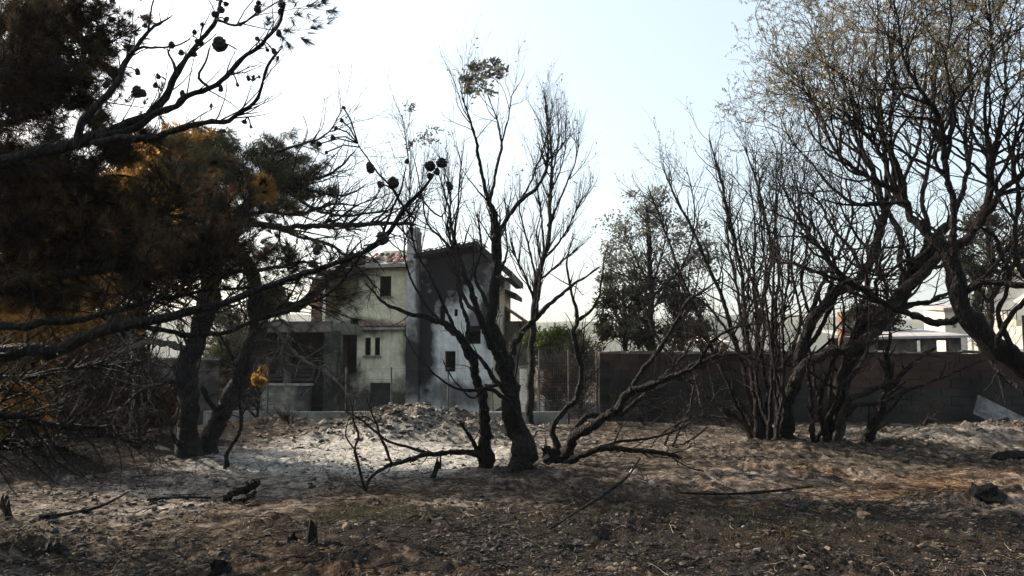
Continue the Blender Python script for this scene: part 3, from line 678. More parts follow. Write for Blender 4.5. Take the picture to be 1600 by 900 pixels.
# ------------------------------------------------------------------ background trees
def crown_tree(name, label, cat, px, Y, trunk_top, trunk_w, blobs, leafm, nleaf, lsize, group=None, barkm='twig', ntw=260, base_y=640, stems=1):
    """blobs: (px, py, rx px, ry px) crown masses; each mass gets its own limb and leaf clusters"""
    t = Tree(name, label, cat, px, base_y, Y, group)
    zb = at(px, base_y, Y); t.base[2] = ground(t.base[0], t.base[1])
    pos = []; s = Y / F
    by = 560 + (CAMZ - t.base[2]) * F / Y
    t.limb([(px, by, trunk_w), (px + 3, (by + trunk_top) / 2, trunk_w * .7), (px - 2, trunk_top, trunk_w * .35)], M[barkm], 'trunk', bury=True)
    for bx, byy, rx, ry in blobs:
        st = (by + trunk_top) / 2 + (trunk_top - by) * .2 * rng.random(); dd = rng.uniform(-.8, .8)
        t.limb([(px, st, trunk_w * .4), ((px + bx) / 2, (st + byy) / 2 + 4, trunk_w * .25), (bx, byy, trunk_w * .12)], M[barkm], 'branch', dy=0, dy1=dd)
        c = at(bx, byy, Y + dd); ncl = max(4, int(nleaf / len(blobs) / 55))
        q = rng.normal(0, .48, (ncl, 3)); q = q / np.maximum(1, np.linalg.norm(q, axis=1, keepdims=True) * .85)
        cc = c + q * np.array((rx * s, min(rx, ry) * s, ry * s))
        cr = rng.uniform(.13, .30, ncl) * min(rx, ry) * s
        k = rng.integers(0, ncl, nleaf // len(blobs)); pos.append(cc[k] + rng.normal(0, 1, (len(k), 3)) * cr[k][:, None] * np.array((1.2, 1.2, .8)))
    P, Rr = t.arr(); a = grow(P, Rr, ntw, (.5, 1.6), (20, 60), .08, .18, 6, .6, .02, .005); b = grow(a[0], a[1], ntw * 3, (.3, .8), (20, 60), .05, .2, 4, .6, .01, .004)
    t.twigs([a, b], M[barkm])
    V, q = leaves(np.vstack(pos), lsize, lsize * .5); t.foliage(V, q, None, leafm); return t
crown_tree('grey_green_tree', 'tall smoky grey green tree above the left end of the block wall', 'tree', 1015, 29, 330, 12,
    [(975, 365, 34, 40), (1010, 320, 30, 28), (1045, 350, 42, 38), (990, 420, 45, 45), (1060, 410, 40, 40), (1100, 380, 28, 45), (950, 420, 22, 36)], M['greyleaf'], 6000, .14)
crown_tree('dark_evergreen_tree', 'dark bushy evergreen behind the left end of the block wall', 'tree', 975, 27, 450, 12,
    [(955, 470, 20, 36), (985, 500, 30, 36), (945, 515, 16, 28), (1000, 455, 18, 30), (1010, 525, 22, 18)], M['blackleaf'], 5200, .15)
crown_tree('dark_evergreen_tree', 'second dark evergreen standing right of the bushy one over the wall', 'tree', 1062, 30, 445, 12,
    [(1050, 460, 26, 34), (1075, 480, 30, 36), (1060, 520, 34, 22), (1090, 515, 20, 20)], M['blackleaf'], 3800, .15)
crown_tree('green_bush', 'fresh green bush surviving beyond the mesh fence', 'bush', 862, 31, 540, 8,
    [(845, 540, 26, 24), (875, 532, 26, 20), (900, 545, 22, 24), (862, 565, 36, 24)], M['green'], 7500, .16, ntw=120)
crown_tree('pale_shrub', 'thin pale olive shrub right of the green bush', 'bush', 905, 26, 545, 6,
    [(905, 560, 22, 26), (925, 585, 18, 34), (885, 590, 20, 30)], M['greygreen'], 1800, .13, ntw=320)
crown_tree('rust_shrub', 'small rust brown shrub between the gate pillars and mesh fence', 'bush', 866, 24, 570, 5,
    [(866, 590, 17, 18), (880, 605, 14, 16), (855, 610, 12, 14)], M['rust'], 1500, .11, ntw=200)
crown_tree('round_tree', 'small round dark tree beside the brown brick pier', 'tree', 1362, 36, 490, 8,
    [(1352, 490, 24, 20), (1378, 500, 24, 20), (1362, 520, 26, 16)], M['blackleaf'], 5000, .17)
crown_tree('feathery_pine', 'feathery grey pine behind the reddish forked tree on the right', 'tree', 1545, 26, 330, 14,
    [(1500, 400, 30, 24), (1550, 350, 40, 26), (1590, 400, 30, 30), (1530, 430, 34, 16), (1620, 350, 40, 40)], M['greygreen'], 4200, .16)
for i, (px, hh, lb) in enumerate(((1500, 410, 'dark slim cypress left of the pale gabled house'), (1528, 440, 'dark short cypress touching the pale gabled house'))):
    crown_tree('cypress', lb, 'tree', px, 42, hh + 8, 6, [(px, hh + 15, 5, 14), (px + 1, hh + 40, 8, 20), (px, hh + 70, 9, 22)], M['blackleaf'], 2600, .16, 'cypresses by the pale house', ntw=60)
crown_tree('scorched_golden_tree', 'scorched golden tree glowing at the far left edge', 'tree', 30, 13.8, 380, 18,
    [(20, 450, 60, 46), (70, 500, 60, 36), (-30, 520, 60, 60), (0, 600, 60, 50), (20, 670, 50, 32), (110, 455, 50, 30)], M['gold'], 40000, .12, 'scorched trees on the left', ntw=500, base_y=700)
crown_tree('scorched_golden_tree', 'scorched orange tree behind the forked pine trunk', 'tree', 215, 15.4, 230, 20,
    [(190, 330, 60, 60), (250, 270, 60, 50), (150, 430, 60, 40), (240, 390, 50, 40), (100, 380, 60, 70), (300, 240, 45, 32)], M['gold'], 42000, .12, 'scorched trees on the left', ntw=700, base_y=690)
crown_tree('rust_shrub', 'wide brown scorched shrub left of the forked pine trunk', 'bush', 215, 18.5, 590, 9,
    [(180, 630, 50, 30), (240, 640, 34, 24), (130, 625, 60, 34)], M['rust'], 9000, .12, ntw=900, base_y=690)
crown_tree('rust_shrub', 'tall rust brown scorched thicket at the foot of the left edge', 'bush', 110, 17.5, 560, 9,
    [(50, 560, 70, 44), (120, 540, 60, 36), (180, 510, 40, 26), (80, 630, 70, 44), (160, 660, 50, 24)], M['rust'], 15000, .11, ntw=1100, base_y=690)
crown_tree('orange_sapling', 'small bright orange scorched sapling right of the forked pine', 'sapling', 400, 21, 590, 4,
    [(406, 596, 9, 14), (396, 590, 6, 10), (412, 580, 6, 10)], M['gold'], 900, .10, ntw=60)
crown_tree('olive_tree', 'dull olive tree rising behind the flat roofed annex', 'tree', 372, 38, 480, 9,
    [(350, 500, 30, 30), (385, 540, 26, 36), (340, 560, 34, 40), (400, 590, 24, 30), (430, 470, 20, 20)], M['greygreen'], 7000, .2, ntw=200)
crown_tree('olive_bush', 'dull olive bush against the annex left of the burnt house', 'bush', 365, 23.8, 590, 6,
    [(360, 600, 24, 28), (385, 615, 22, 24), (345, 560, 20, 30), (375, 540, 24, 26)], M['greygreen'], 3800, .11, ntw=200)

# thin tree by the fence
t = Tree('bare_slim_tree', 'tall slim bare tree in front of the gate pillars', 'tree', 827, 652, 21.5)
t.limb([(827, 650, 13), (830, 590, 11), (832, 520, 10), (838, 450, 8), (856, 370, 6.5), (860, 300, 5), (862, 230, 3), (852, 150, 1.5)], M['char'], 'trunk', bury=True)
for L in ([(858, 350, 4), (880, 300, 3), (900, 250, 2), (905, 200, 1)], [(838, 440, 4), (825, 380, 3), (812, 330, 2), (815, 300, 1)], [(846, 410, 4), (880, 370, 3), (905, 320, 2), (925, 290, 1)],
          [(835, 470, 4), (815, 420, 3), (795, 385, 1.5)], [(862, 280, 3), (872, 220, 2), (872, 170, 1)], [(850, 395, 4), (845, 330, 3), (835, 260, 1.5)], [(840, 440, 4), (870, 415, 3), (905, 385, 1.5)], [(861, 300, 3), (880, 250, 2), (885, 180, 1)]):
    t.limb(L, M['char'], dy=0, dy1=rng.uniform(-1, 1))
P, Rr = t.arr(); a = grow(P, Rr, 210, (.6, 1.5), (12, 38), .22, .10, 7, .6, .018, .004, .3); b = grow(a[0], a[1], 800, (.3, .8), (15, 40), .15, .12, 5, .6, .008, .0028)
t.twigs([a, b], M['twig'])
tp, td = along(b[0], 260, .6); k = tp[:, 2] > 5.0; V, q = leaves(tp[k], .1, .04); t.foliage(V, q, None, M['greyleaf'])

# ------------------------------------------------------------------ centre: three burnt clumps
C = M['char']
t = Tree('burnt_olive_tree', 'tall charred tree with thickest central trunk and leafy wind swept tip', 'tree', 818, 738)
CY = t.Y
t.limb([(820, 742, 46), (816, 705, 36), (810, 670, 32), (798, 620, 26), (788, 575, 21), (779, 540, 20), (770, 505, 17), (772, 460, 15), (778, 410, 15), (780, 370, 14), (772, 335, 12), (762, 315, 10)], C, 'trunk', bury=True, rough=.09)
br = [
 ([(779, 362, 9), (806, 322, 8), (835, 296, 7), (851, 272, 6), (857, 235, 5), (855, 195, 3), (849, 136, 1.5)], .3, .9),
 ([(765, 320, 8), (752, 270, 7), (744, 225, 6), (735, 190, 4), (722, 150, 2), (718, 120, 1)], 0, -.6),
 ([(766, 312, 6), (775, 268, 6), (783, 225, 5), (776, 185, 3), (762, 150, 2)], 0, .4),
 ([(783, 228, 4), (793, 190, 3), (800, 150, 2), (812, 130, 1)], .2, .5),
 ([(806, 322, 5), (826, 290, 4), (846, 240, 3), (862, 190, 1.5)], .5, .8),
 ([(796, 600, 16), (798, 568, 15), (806, 532, 14), (838, 497, 11), (862, 474, 8), (890, 450, 6), (938, 417, 3)], 0, 1.4),
 ([(838, 497, 7), (842, 455, 5), (846, 415, 4), (838, 370, 3), (846, 330, 1.5)], .6, .4),
 ([(786, 570, 16), (764, 528, 15), (748, 490, 13), (734, 450, 11), (720, 405, 9), (708, 370, 7), (702, 330, 4), (686, 272, 1.5)], -.2, -.9),
 ([(706, 385, 6), (716, 330, 4), (717, 294, 3), (726, 216, 1.5)], -.6, -1.2),
 ([(720, 405, 6), (690, 372, 5), (668, 350, 4), (658, 300, 3), (645, 240, 1.5)], -.5, -.3),
 ([(745, 485, 9), (728, 470, 8), (716, 430, 6), (722, 390, 4), (735, 350, 2)], -.4, .6),
 ([(770, 500, 9), (758, 470, 8), (742, 430, 6), (752, 380, 4), (745, 330, 2)], .3, .9),
 ([(798, 620, 12), (774, 596, 10), (750, 560, 8), (722, 528, 7), (700, 510, 5)], -.3, -.8),
 ([(806, 650, 9), (788, 622, 8), (758, 607, 7), (724, 610, 5), (690, 592, 4), (655, 560, 2.5), (632, 522, 1.5)], -.4, -1.1),
 ([(790, 600, 7), (760, 605, 5), (738, 622, 4), (706, 590, 2.5), (690, 560, 1.5)], -.4, -1.0),
 ([(778, 430, 6), (792, 395, 4), (790, 350, 3), (800, 300, 1.5)], .3, .9),
]
for L, a_, b_ in br: t.limb([(q[0], q[1], q[2] * (.80 if q[1] < 600 else .86)) for q in L], C, dy=a_, dy1=b_)
P, Rr = t.arr(); up = P[:, -1, 2] > 4.2
a = grow(P[up], Rr[up], 110, (.5, 1.4), (14, 44), .16, .15, 8, .6, .016, .004, .3); b = grow(a[0], a[1], 400, (.3, .8), (16, 46), .11, .18, 6, .6, .008, .0025)
a2 = grow(P, Rr, 60, (.3, .8), (30, 70), .02, .2, 6, .45, .012, .004, .3); b2 = grow(a2[0], a2[1], 130, (.15, .4), (30, 60), 0, .2, 4, .5, .006, .003)
t.twigs([a, b, a2, b2], M['twig'])
def tufts(t, spots, n, m, size=.075):
    pos = []
    for px, py, rx, ry, dd in spots:
        c = at(px, py, t.Y + dd); s = t.Y / F; k = 7; cc = c + rng.normal(0, .5, (k, 3)) * np.array((rx, rx * .7, ry)) * s; i = rng.integers(0, k, n)
        pos.append(cc[i] + rng.normal(0, .22, (n, 3)) * np.array((rx, rx, ry)) * s)
    V, q = leaves(np.vstack(pos), size, size * .38, base=np.array((.9, 0, .35)), rnd=.8); t.foliage(V, q, None, m)
tufts(t, [(726, 122, 16, 6, -.6), (742, 108, 18, 6, -.4), (758, 98, 16, 5, -.3), (782, 108, 16, 5, 0), (738, 128, 20, 6, -.4), (772, 122, 16, 6, 0), (754, 118, 20, 8, 0), (750, 146, 14, 9, 0), (730, 140, 12, 8, -.5)], 85, M['greyleaf'], .095)
tp, td = along(b[0], 160, .5); V, q = leaves(tp, .07, .03); t.foliage(V, q, None, M['greyleaf'])

t = Tree('burnt_olive_tree', 'charred slender trunk left of the central trunk with a low limb arching to the ground', 'tree', 757, 733)
t.limb([(757, 736, 26), (759, 695, 19), (758, 655, 17), (752, 620, 15), (744, 590, 15), (732, 550, 14), (716, 524, 12), (694, 505, 10), (650, 493, 7), (620, 483, 6), (597, 470, 4), (570, 440, 2)], C, 'trunk', bury=True)
br = [
 ([(732, 552, 9), (728, 500, 8), (716, 450, 7), (712, 410, 6), (700, 360, 5), (704, 310, 3), (694, 260, 1.5)], 0, .8),
 ([(716, 524, 8), (690, 470, 6), (672, 430, 5), (650, 395, 4), (640, 340, 3), (640, 260, 2), (628, 180, 1.2)], 0, -.4),
 ([(690, 502, 6), (668, 480, 5), (640, 430, 4), (632, 380, 3), (655, 320, 2), (662, 260, 1.2)], 0, .5),
 ([(757, 733, 12), (740, 695, 8), (728, 672, 6), (719, 656, 4)], 0, -.3),
 ([(754, 716, 13), (730, 707, 11), (700, 708, 9), (664, 711, 9), (636, 720, 8), (604, 729, 7), (585, 740, 6), (573, 758, 6), (570, 776, 7)], -.1, -1.8),
 ([(572, 772, 6), (563, 738, 5), (555, 704, 5), (559, 680, 4), (550, 645, 3), (556, 610, 1.5)], -1.8, -1.7),
 ([(613, 726, 5), (598, 690, 4.5), (588, 662, 4), (578, 638, 2.5), (570, 615, 1.5)], -1.3, -1.5),
 ([(668, 706, 6), (630, 698, 5), (604, 688, 5), (580, 668, 4), (558, 652, 3), (535, 640, 2)], -.6, -.2),
 ([(555, 704, 3), (540, 680, 2.5), (545, 655, 2)], -1.7, -1.7),
 ([(588, 662, 3), (570, 650, 2.5), (548, 655, 1.5)], -1.4, -1.7),
]
for L, a_, b_ in br: t.limb([(q[0], q[1], q[2] * (.80 if q[1] < 600 else .86)) for q in L], C, dy=a_, dy1=b_)
P, Rr = t.arr(); up = P[:, -1, 2] > 3.5
a = grow(P[up], Rr[up], 80, (.5, 1.3), (12, 36), .20, .10, 7, .6, .014, .004, .35); b = grow(a[0], a[1], 260, (.3, .7), (15, 40), .14, .12, 5, .6, .008, .0025)
a2 = grow(P, Rr, 60, (.2, .7), (30, 70), .03, .2, 6, .45, .012, .004, .3); b2 = grow(a2[0], a2[1], 100, (.15, .3), (30, 60), 0, .2, 4, .5, .006, .003)
t.twigs([a, b, a2, b2], M['twig'])
tufts(t, [(640, 168, 8, 5, -.4), (655, 215, 12, 8, 0), (680, 205, 13, 6, 0), (672, 222, 12, 6, .2), (640, 225, 8, 6, -.2)], 50, M['greyleaf'], .07)

t = Tree('burnt_shrub', 'charred shrub right of the central trunk with long limbs leaning right', 'tree', 880, 722)
CM = M['red']
br = [
 ([(876, 724, 16), (868, 690, 10), (864, 668, 9), (884, 640, 9), (902, 618, 9), (908, 580, 8), (902, 545, 9), (895, 520, 8), (902, 500, 6), (892, 450, 4), (886, 410, 3), (896, 370, 1.5)], .1, .3, 'trunk'),
 ([(902, 500, 6), (922, 487, 5), (936, 460, 4), (942, 420, 2.5), (950, 380, 1.2)], .2, .5),
 ([(884, 726, 24), (888, 700, 19), (904, 678, 16), (935, 660, 14), (960, 640, 13), (982, 616, 12), (1010, 603, 10), (1048, 588, 8), (1095, 566, 7), (1130, 556, 6), (1175, 552, 3)], 0, -1.2, 'trunk'),
 ([(978, 620, 9), (1005, 580, 8), (1032, 545, 7), (1055, 505, 6), (1074, 472, 5), (1106, 450, 3), (1130, 430, 1.5)], -.4, -.9),
 ([(1005, 606, 8), (1045, 590, 7), (1086, 572, 6), (1116, 530, 5), (1150, 512, 4), (1195, 504, 2)], -.6, -1.6),
 ([(890, 704, 12), (900, 668, 9), (925, 648, 8), (965, 650, 8), (1000, 625, 7), (1034, 590, 6), (1064, 560, 4), (1090, 520, 2)], .4, 1.2),
 ([(888, 722, 12), (925, 704, 9), (955, 700, 9), (984, 702, 8), (1030, 707, 7), (1066, 716, 5)], -.3, -.9),
 ([(920, 706, 6), (965, 690, 5), (1020, 684, 4), (1064, 668, 3), (1100, 640, 2), (1132, 600, 1.5)], 0, .6),
 ([(880, 720, 10), (860, 712, 7), (845, 700, 4)], 0, -.2),
]
for q in br: t.limb(q[0], C if len(q) > 3 and q[3] == 'trunk' and q[0][0][0] == 876 else CM, q[3] if len(q) > 3 else 'branch', dy=q[1], dy1=q[2], bury=len(q) > 3)
P, Rr = t.arr(); a = grow(P, Rr, 90, (.4, 1.2), (25, 60), .10, .16, 7, .5, .016, .004, .35); b = grow(a[0], a[1], 240, (.2, .6), (25, 55), .05, .2, 5, .6, .008, .003)
t.twigs([a, b], M['twig'])
# pale dead stick standing by it
t = Tree('bleached_stick', 'small bleached white stick standing right of the central trunk', 'stick', 836, 704)
t.limb([(834, 706, 4), (832, 690, 4), (836, 678, 4), (842, 672, 3), (852, 675, 2), (858, 670, 1.2)], M['ashwood'], 'stem', bury=True)

# ------------------------------------------------------------------ right: many stemmed shrub, the forked group and the big crown
RB = M['red']
t = Tree('burnt_shrub', 'burnt shrub of many thin upright stems left of the large twin trunks', 'tree', 1183, 692)
st = [
 ([(1188, 695, 14), (1176, 640, 9), (1165, 590, 8), (1150, 540, 7), (1130, 470, 6), (1100, 400, 5), (1078, 350, 4), (1052, 300, 3), (1035, 262, 1.5)], 0, .8),
 ([(1180, 695, 12), (1168, 650, 8), (1140, 600, 7), (1112, 540, 6), (1085, 480, 5), (1060, 420, 4), (1035, 350, 3), (1012, 290, 1.5)], .3, 1.2),
 ([(1186, 692, 10), (1182, 640, 8), (1174, 580, 7), (1165, 500, 6), (1160, 430, 5), (1149, 382, 5), (1128, 290, 3.5), (1107, 210, 1.5)], -.2, -.8),
 ([(1190, 692, 10), (1184, 630, 8), (1182, 560, 7), (1190, 480, 6), (1205, 400, 5), (1190, 312, 4), (1162, 225, 1.5)], .2, .4),
 ([(1184, 690, 9), (1180, 600, 6), (1162, 520, 5), (1150, 440, 4), (1136, 360, 3), (1145, 280, 1.5)], .4, 1.5),
 ([(1178, 690, 10), (1150, 655, 9), (1118, 632, 7), (1084, 604, 6), (1055, 565, 5), (1028, 530, 4), (1004, 470, 3), (982, 410, 1.5)], 0, 1.4),
 ([(1190, 690, 8), (1200, 620, 6), (1206, 560, 5), (1212, 490, 5), (1218, 420, 4), (1212, 340, 3), (1224, 250, 1.5)], .2, .6),
 ([(1194, 690, 8), (1206, 650, 6), (1196, 590, 5), (1186, 530, 4), (1178, 450, 4), (1180, 360, 3), (1172, 290, 1.5)], -.3, -.7),
 ([(1170, 672, 7), (1150, 630, 5), (1134, 592, 4), (1120, 560, 3), (1095, 520, 2)], -.3, -1),
 ([(1060, 430, 4), (1080, 380, 3), (1085, 320, 2), (1072, 260, 1.2)], .9, 1.2),
 ([(1150, 540, 4), (1125, 500, 3.5), (1096, 470, 3), (1060, 455, 2)], .2, .9),
 ([(1165, 500, 4), (1185, 440, 3), (1195, 370, 2), (1188, 300, 1.2)], 0, .3),
]
for L, a_, b_ in st: t.limb(L, RB, 'stem', dy=a_, dy1=b_, bury=L[0][1] > 680)
P, Rr = t.arr(); a = grow(P, Rr, 230, (.6, 1.9), (14, 46), .14, .19, 9, .66, .022, .006, .25); b = grow(a[0], a[1], 950, (.3, .9), (18, 52), .09, .2, 6, .6, .009, .0035)
low = grow(P, Rr, 60, (.3, .9), (40, 80), -.05, .2, 6, .5, .012, .004, .1, .5)
t.twigs([a, b, low], M['twig'])
tp, td = along(b[0], 1500, .5); k = (tp[:, 2] > 4.6); V, q = leaves(tp[k], .06, .022); t.foliage(V, q, None, M['greyleaf'])
# pale snapped sticks hanging low on its left
t = Tree('fallen_branch', 'tangle of pale dead branches lying left of the many stemmed shrub', 'branch', 1085, 700)
for L in ([(1140, 655, 5), (1100, 650, 4), (1062, 660, 4), (1040, 690, 4), (1044, 712, 3)], [(1084, 604, 4), (1078, 640, 4), (1060, 676, 3), (1048, 712, 4)], [(1100, 650, 4), (1090, 610, 3), (1082, 570, 2)],
          [(1135, 640, 6), (1160, 660, 5), (1172, 680, 4)], [(1062, 660, 3), (1030, 680, 3), (1010, 712, 2)], [(1064, 612, 3), (1070, 650, 3), (1055, 690, 2)], [(1104, 668, 3), (1076, 690, 2.5), (1030, 700, 2)]):
    t.limb(L, M['charlight'], 'branch', dy=-.3, dy1=.3)
P, Rr = t.arr(); a = grow(P, Rr, 70, (.2, .6), (30, 70), 0, .2, 6, .5, .010, .004); t.twigs([a], M['charlight'])

t = Tree('burnt_forked_tree', 'large charred tree on the left of the twin trunks with a pale twisted side limb', 'tree', 1230, 708)
G = dict()
st = [
 ([(1232, 712, 38), (1228, 680, 29), (1229, 645, 25), (1236, 610, 23), (1248, 575, 21), (1258, 535, 20), (1270, 505, 19), (1284, 480, 18), (1312, 455, 17), (1340, 437, 16), (1362, 405, 17), (1375, 364, 18), (1383, 330, 15)], 0, .3, 'trunk', C),
 ([(1218, 712, 18), (1221, 670, 12), (1226, 625, 11), (1216, 600, 6), (1208, 560, 5), (1200, 500, 4), (1194, 440, 3), (1200, 380, 1.5)], -.1, -.6, 'stem', RB),
 ([(1383, 335, 12), (1366, 275, 10), (1348, 235, 8), (1331, 195, 6), (1309, 147, 4), (1285, 90, 2.5), (1262, 30, 1.5)], .3, .8, 'branch', RB),
 ([(1383, 335, 12), (1386, 295, 10), (1384, 250, 8), (1375, 178, 6), (1367, 100, 4), (1372, 30, 3), (1368, -40, 2)], .3, -.3, 'branch', RB),
 ([(1384, 330, 9), (1402, 300, 8), (1420, 262, 7), (1436, 220, 6), (1442, 160, 5), (1448, 90, 3), (1440, 10, 2)], .3, .6, 'branch', RB),
 ([(1378, 316, 9), (1345, 320, 8), (1315, 305, 6), (1288, 280, 5), (1268, 255, 4), (1240, 225, 3), (1215, 175, 1.5)], .3, 1.0, 'branch', RB),
 ([(1383, 320, 8), (1395, 345, 10), (1408, 372, 11), (1406, 410, 9), (1413, 440, 6), (1408, 470, 4)], .3, -.4, 'branch', RB),
 ([(1242, 592, 22), (1262, 570, 20), (1290, 554, 18), (1320, 545, 18), (1350, 532, 18), (1380, 500, 19), (1405, 462, 18), (1434, 432, 18), (1456, 412, 16), (1475, 385, 12)], -.1, -.7, 'branch', M['charlight']),
 ([(1284, 480, 8), (1300, 440, 7), (1290, 390, 5), (1270, 350, 4), (1240, 320, 3), (1218, 280, 1.5)], .3, 1, 'branch', RB),
 ([(1258, 535, 9), (1275, 470, 8), (1295, 420, 6), (1320, 380, 5), (1332, 330, 4), (1320, 280, 2)], .4, 1.2, 'branch', RB),
 ([(1250, 560, 10), (1290, 500, 8), (1310, 462, 7), (1346, 452, 6), (1390, 455, 5), (1432, 440, 3)], .4, .8, 'branch', RB),
 ([(1270, 505, 6), (1252, 440, 5), (1262, 380, 4), (1250, 310, 3), (1235, 250, 1.5)], .2, .5, 'branch', RB),
 ([(1348, 428, 8), (1330, 390, 6), (1300, 355, 5), (1283, 320, 4), (1255, 295, 2.5), (1225, 290, 1.2)], .2, .9, 'branch', RB),
]
for k in range(5):
    x0 = 1196 + rng.uniform(0, 34); tx = 1150 + k * 30 + rng.uniform(-8, 8); ty = rng.uniform(210, 380); bx = rng.uniform(-14, 14)
    st.append(([(x0, 704, rng.uniform(7, 11)), ((x0 * 2 + tx) / 3 + bx, 600, 6), ((x0 + tx) / 2 - bx, 500, 5), ((x0 + 2 * tx) / 3 + bx, 400, 4), (tx, ty, 1.5)], rng.uniform(-.4, .3), rng.uniform(-.3, 1.3), 'stem', RB))
for k in range(3):
    x0 = 1262 + rng.uniform(0, 60); tx = 1240 + k * 68 + rng.uniform(-8, 8); ty = rng.uniform(330, 450); bx = rng.uniform(-12, 12)
    st.append(([(x0, 702, rng.uniform(7, 11)), ((x0 * 2 + tx) / 3 + bx, 620, 7), ((x0 + tx) / 2 - bx, 540, 5), (tx, ty, 2)], rng.uniform(-.5, .3), rng.uniform(-.6, .9), 'stem', RB))
for L, a_, b_, nm, mm in st: t.limb([(q[0], q[1], q[2] * .86) for q in L], mm, nm, dy=a_, dy1=b_, bury=L[0][1] > 700, rough=.08)
P, Rr = t.arr()
def crown(t, P, Rr, n1, n2, n3, nl, zl, lf=.048):
    a = grow(P, Rr, int(n1 * .9), (.9, 2.4), (22, 60), .10, .24, 10, .66, .034, .008, .25); b = grow(a[0], a[1], int(n2 * .62), (.5, 1.3), (22, 60), .08, .26, 8, .66, .015, .005, .2)
    c = grow(b[0], b[1], int(n3 * .6), (.2, .6), (25, 65), .0, .28, 5, .6, .006, .0028, .2)
    t.twigs([a], RB, 'twigs'); t.twigs([b, c], M['twig'], 'twigs')
    tp, td = along(c[0], nl * 3, .25)
    cl = vnoise(tp[:, 0] * 1.3 + 4, tp[:, 2] * 1.3 + tp[:, 1]); f = sm(zl, zl + 1.9, tp[:, 2] - .20 * (tp[:, 0] - 6)*0) 
    k = rng.random(len(tp)) < f * (.25 + cl); tp = tp[k][:nl]
    if len(tp): V, q = leaves(tp, lf, lf * .34, droop=.5); t.foliage(V, q, None, M['willow'])
up = (P[:, -1, 2] > 4.4); crown(t, P[up], Rr[up], 230, 1100, 4200, 19000, 5.5)
a = grow(P, Rr, 70, (.4, 1.2), (30, 70), .05, .2, 6, .45, .018, .004, .2); t.twigs([a, grow(a[0], a[1], 160, (.2, .5), (30, 60), 0, .2, 4)], M['twig'])

t = Tree('burnt_forked_tree', 'large charred tree on the right of the twin trunks leaning right', 'tree', 1300, 706)
st = [
 ([(1300, 712, 48), (1302, 680, 31), (1308, 640, 26), (1320, 590, 23), (1334, 556, 21), (1360, 520, 25), (1385, 490, 25), (1410, 460, 25), (1434, 420, 23), (1450, 395, 20), (1470, 360, 16), (1484, 345, 12)], 0, -.2, 'trunk', C),
 ([(1484, 350, 12), (1500, 310, 9), (1512, 260, 8), (1508, 200, 6), (1520, 140, 4), (1512, 70, 3), (1525, 0, 2)], .1, .6, 'branch', RB),
 ([(1310, 700, 18), (1316, 660, 13), (1324, 628, 11), (1360, 610, 11), (1398, 592, 9), (1432, 562, 8), (1463, 544, 4)], -.3, -1.0, 'branch', M['charlight']),
 ([(1318, 655, 9), (1338, 634, 9), (1380, 628, 7), (1420, 608, 6), (1458, 596, 6), (1500, 578, 5), (1540, 562, 3)], -.3, -1.2, 'branch', M['charlight']),
 ([(1290, 706, 16), (1284, 660, 10), (1282, 620, 8), (1292, 590, 7), (1300, 570, 6), (1316, 530, 5), (1318, 480, 4), (1308, 430, 2)], -.3, -.6, 'stem', RB),
 ([(1272, 704, 12), (1268, 650, 8), (1267, 610, 7), (1262, 570, 4), (1276, 540, 2)], -.4, -.7, 'stem', RB),
 ([(1384, 492, 10), (1420, 478, 9), (1455, 470, 8), (1490, 455, 6), (1530, 448, 4)], 0, .8, 'branch', RB),
 ([(1312, 640, 10), (1330, 590, 8), (1352, 560, 7), (1358, 520, 5), (1345, 470, 3)], .2, .6, 'branch', RB),
 ([(1440, 410, 12), (1450, 360, 9), (1440, 310, 8), (1452, 250, 6), (1462, 190, 5), (1455, 120, 3), (1470, 50, 2)], .2, 1, 'branch', RB),
]
for L, a_, b_, nm, mm in st: t.limb([(q[0], q[1], q[2] * .86) for q in L], mm, nm, dy=a_, dy1=b_, bury=L[0][1] > 700, rough=.09)
P, Rr = t.arr(); up = (P[:, -1, 2] > 4.4); crown(t, P[up], Rr[up], 110, 600, 2400, 14000, 5.6)
a = grow(P, Rr, 80, (.4, 1.2), (30, 70), .05, .2, 6, .45, .018, .004, .2); t.twigs([a, grow(a[0], a[1], 160, (.2, .5), (30, 60), 0, .2, 4)], M['twig'])
t = Tree('burnt_sapling', 'short thick charred stem leaning right of the twin trunks', 'tree', 1350, 706)
t.limb([(1348, 708, 24), (1358, 676, 19), (1370, 650, 16), (1384, 622, 14), (1388, 590, 11), (1385, 556, 7), (1392, 520, 4)], C, 'trunk', bury=True)
t.limb([(1384, 622, 8), (1400, 600, 6), (1412, 575, 3)], C, 'branch')
P, Rr = t.arr(); a = grow(P, Rr, 24, (.3, .9), (20, 60), .1, .15, 6); t.twigs([a], M['twig'])

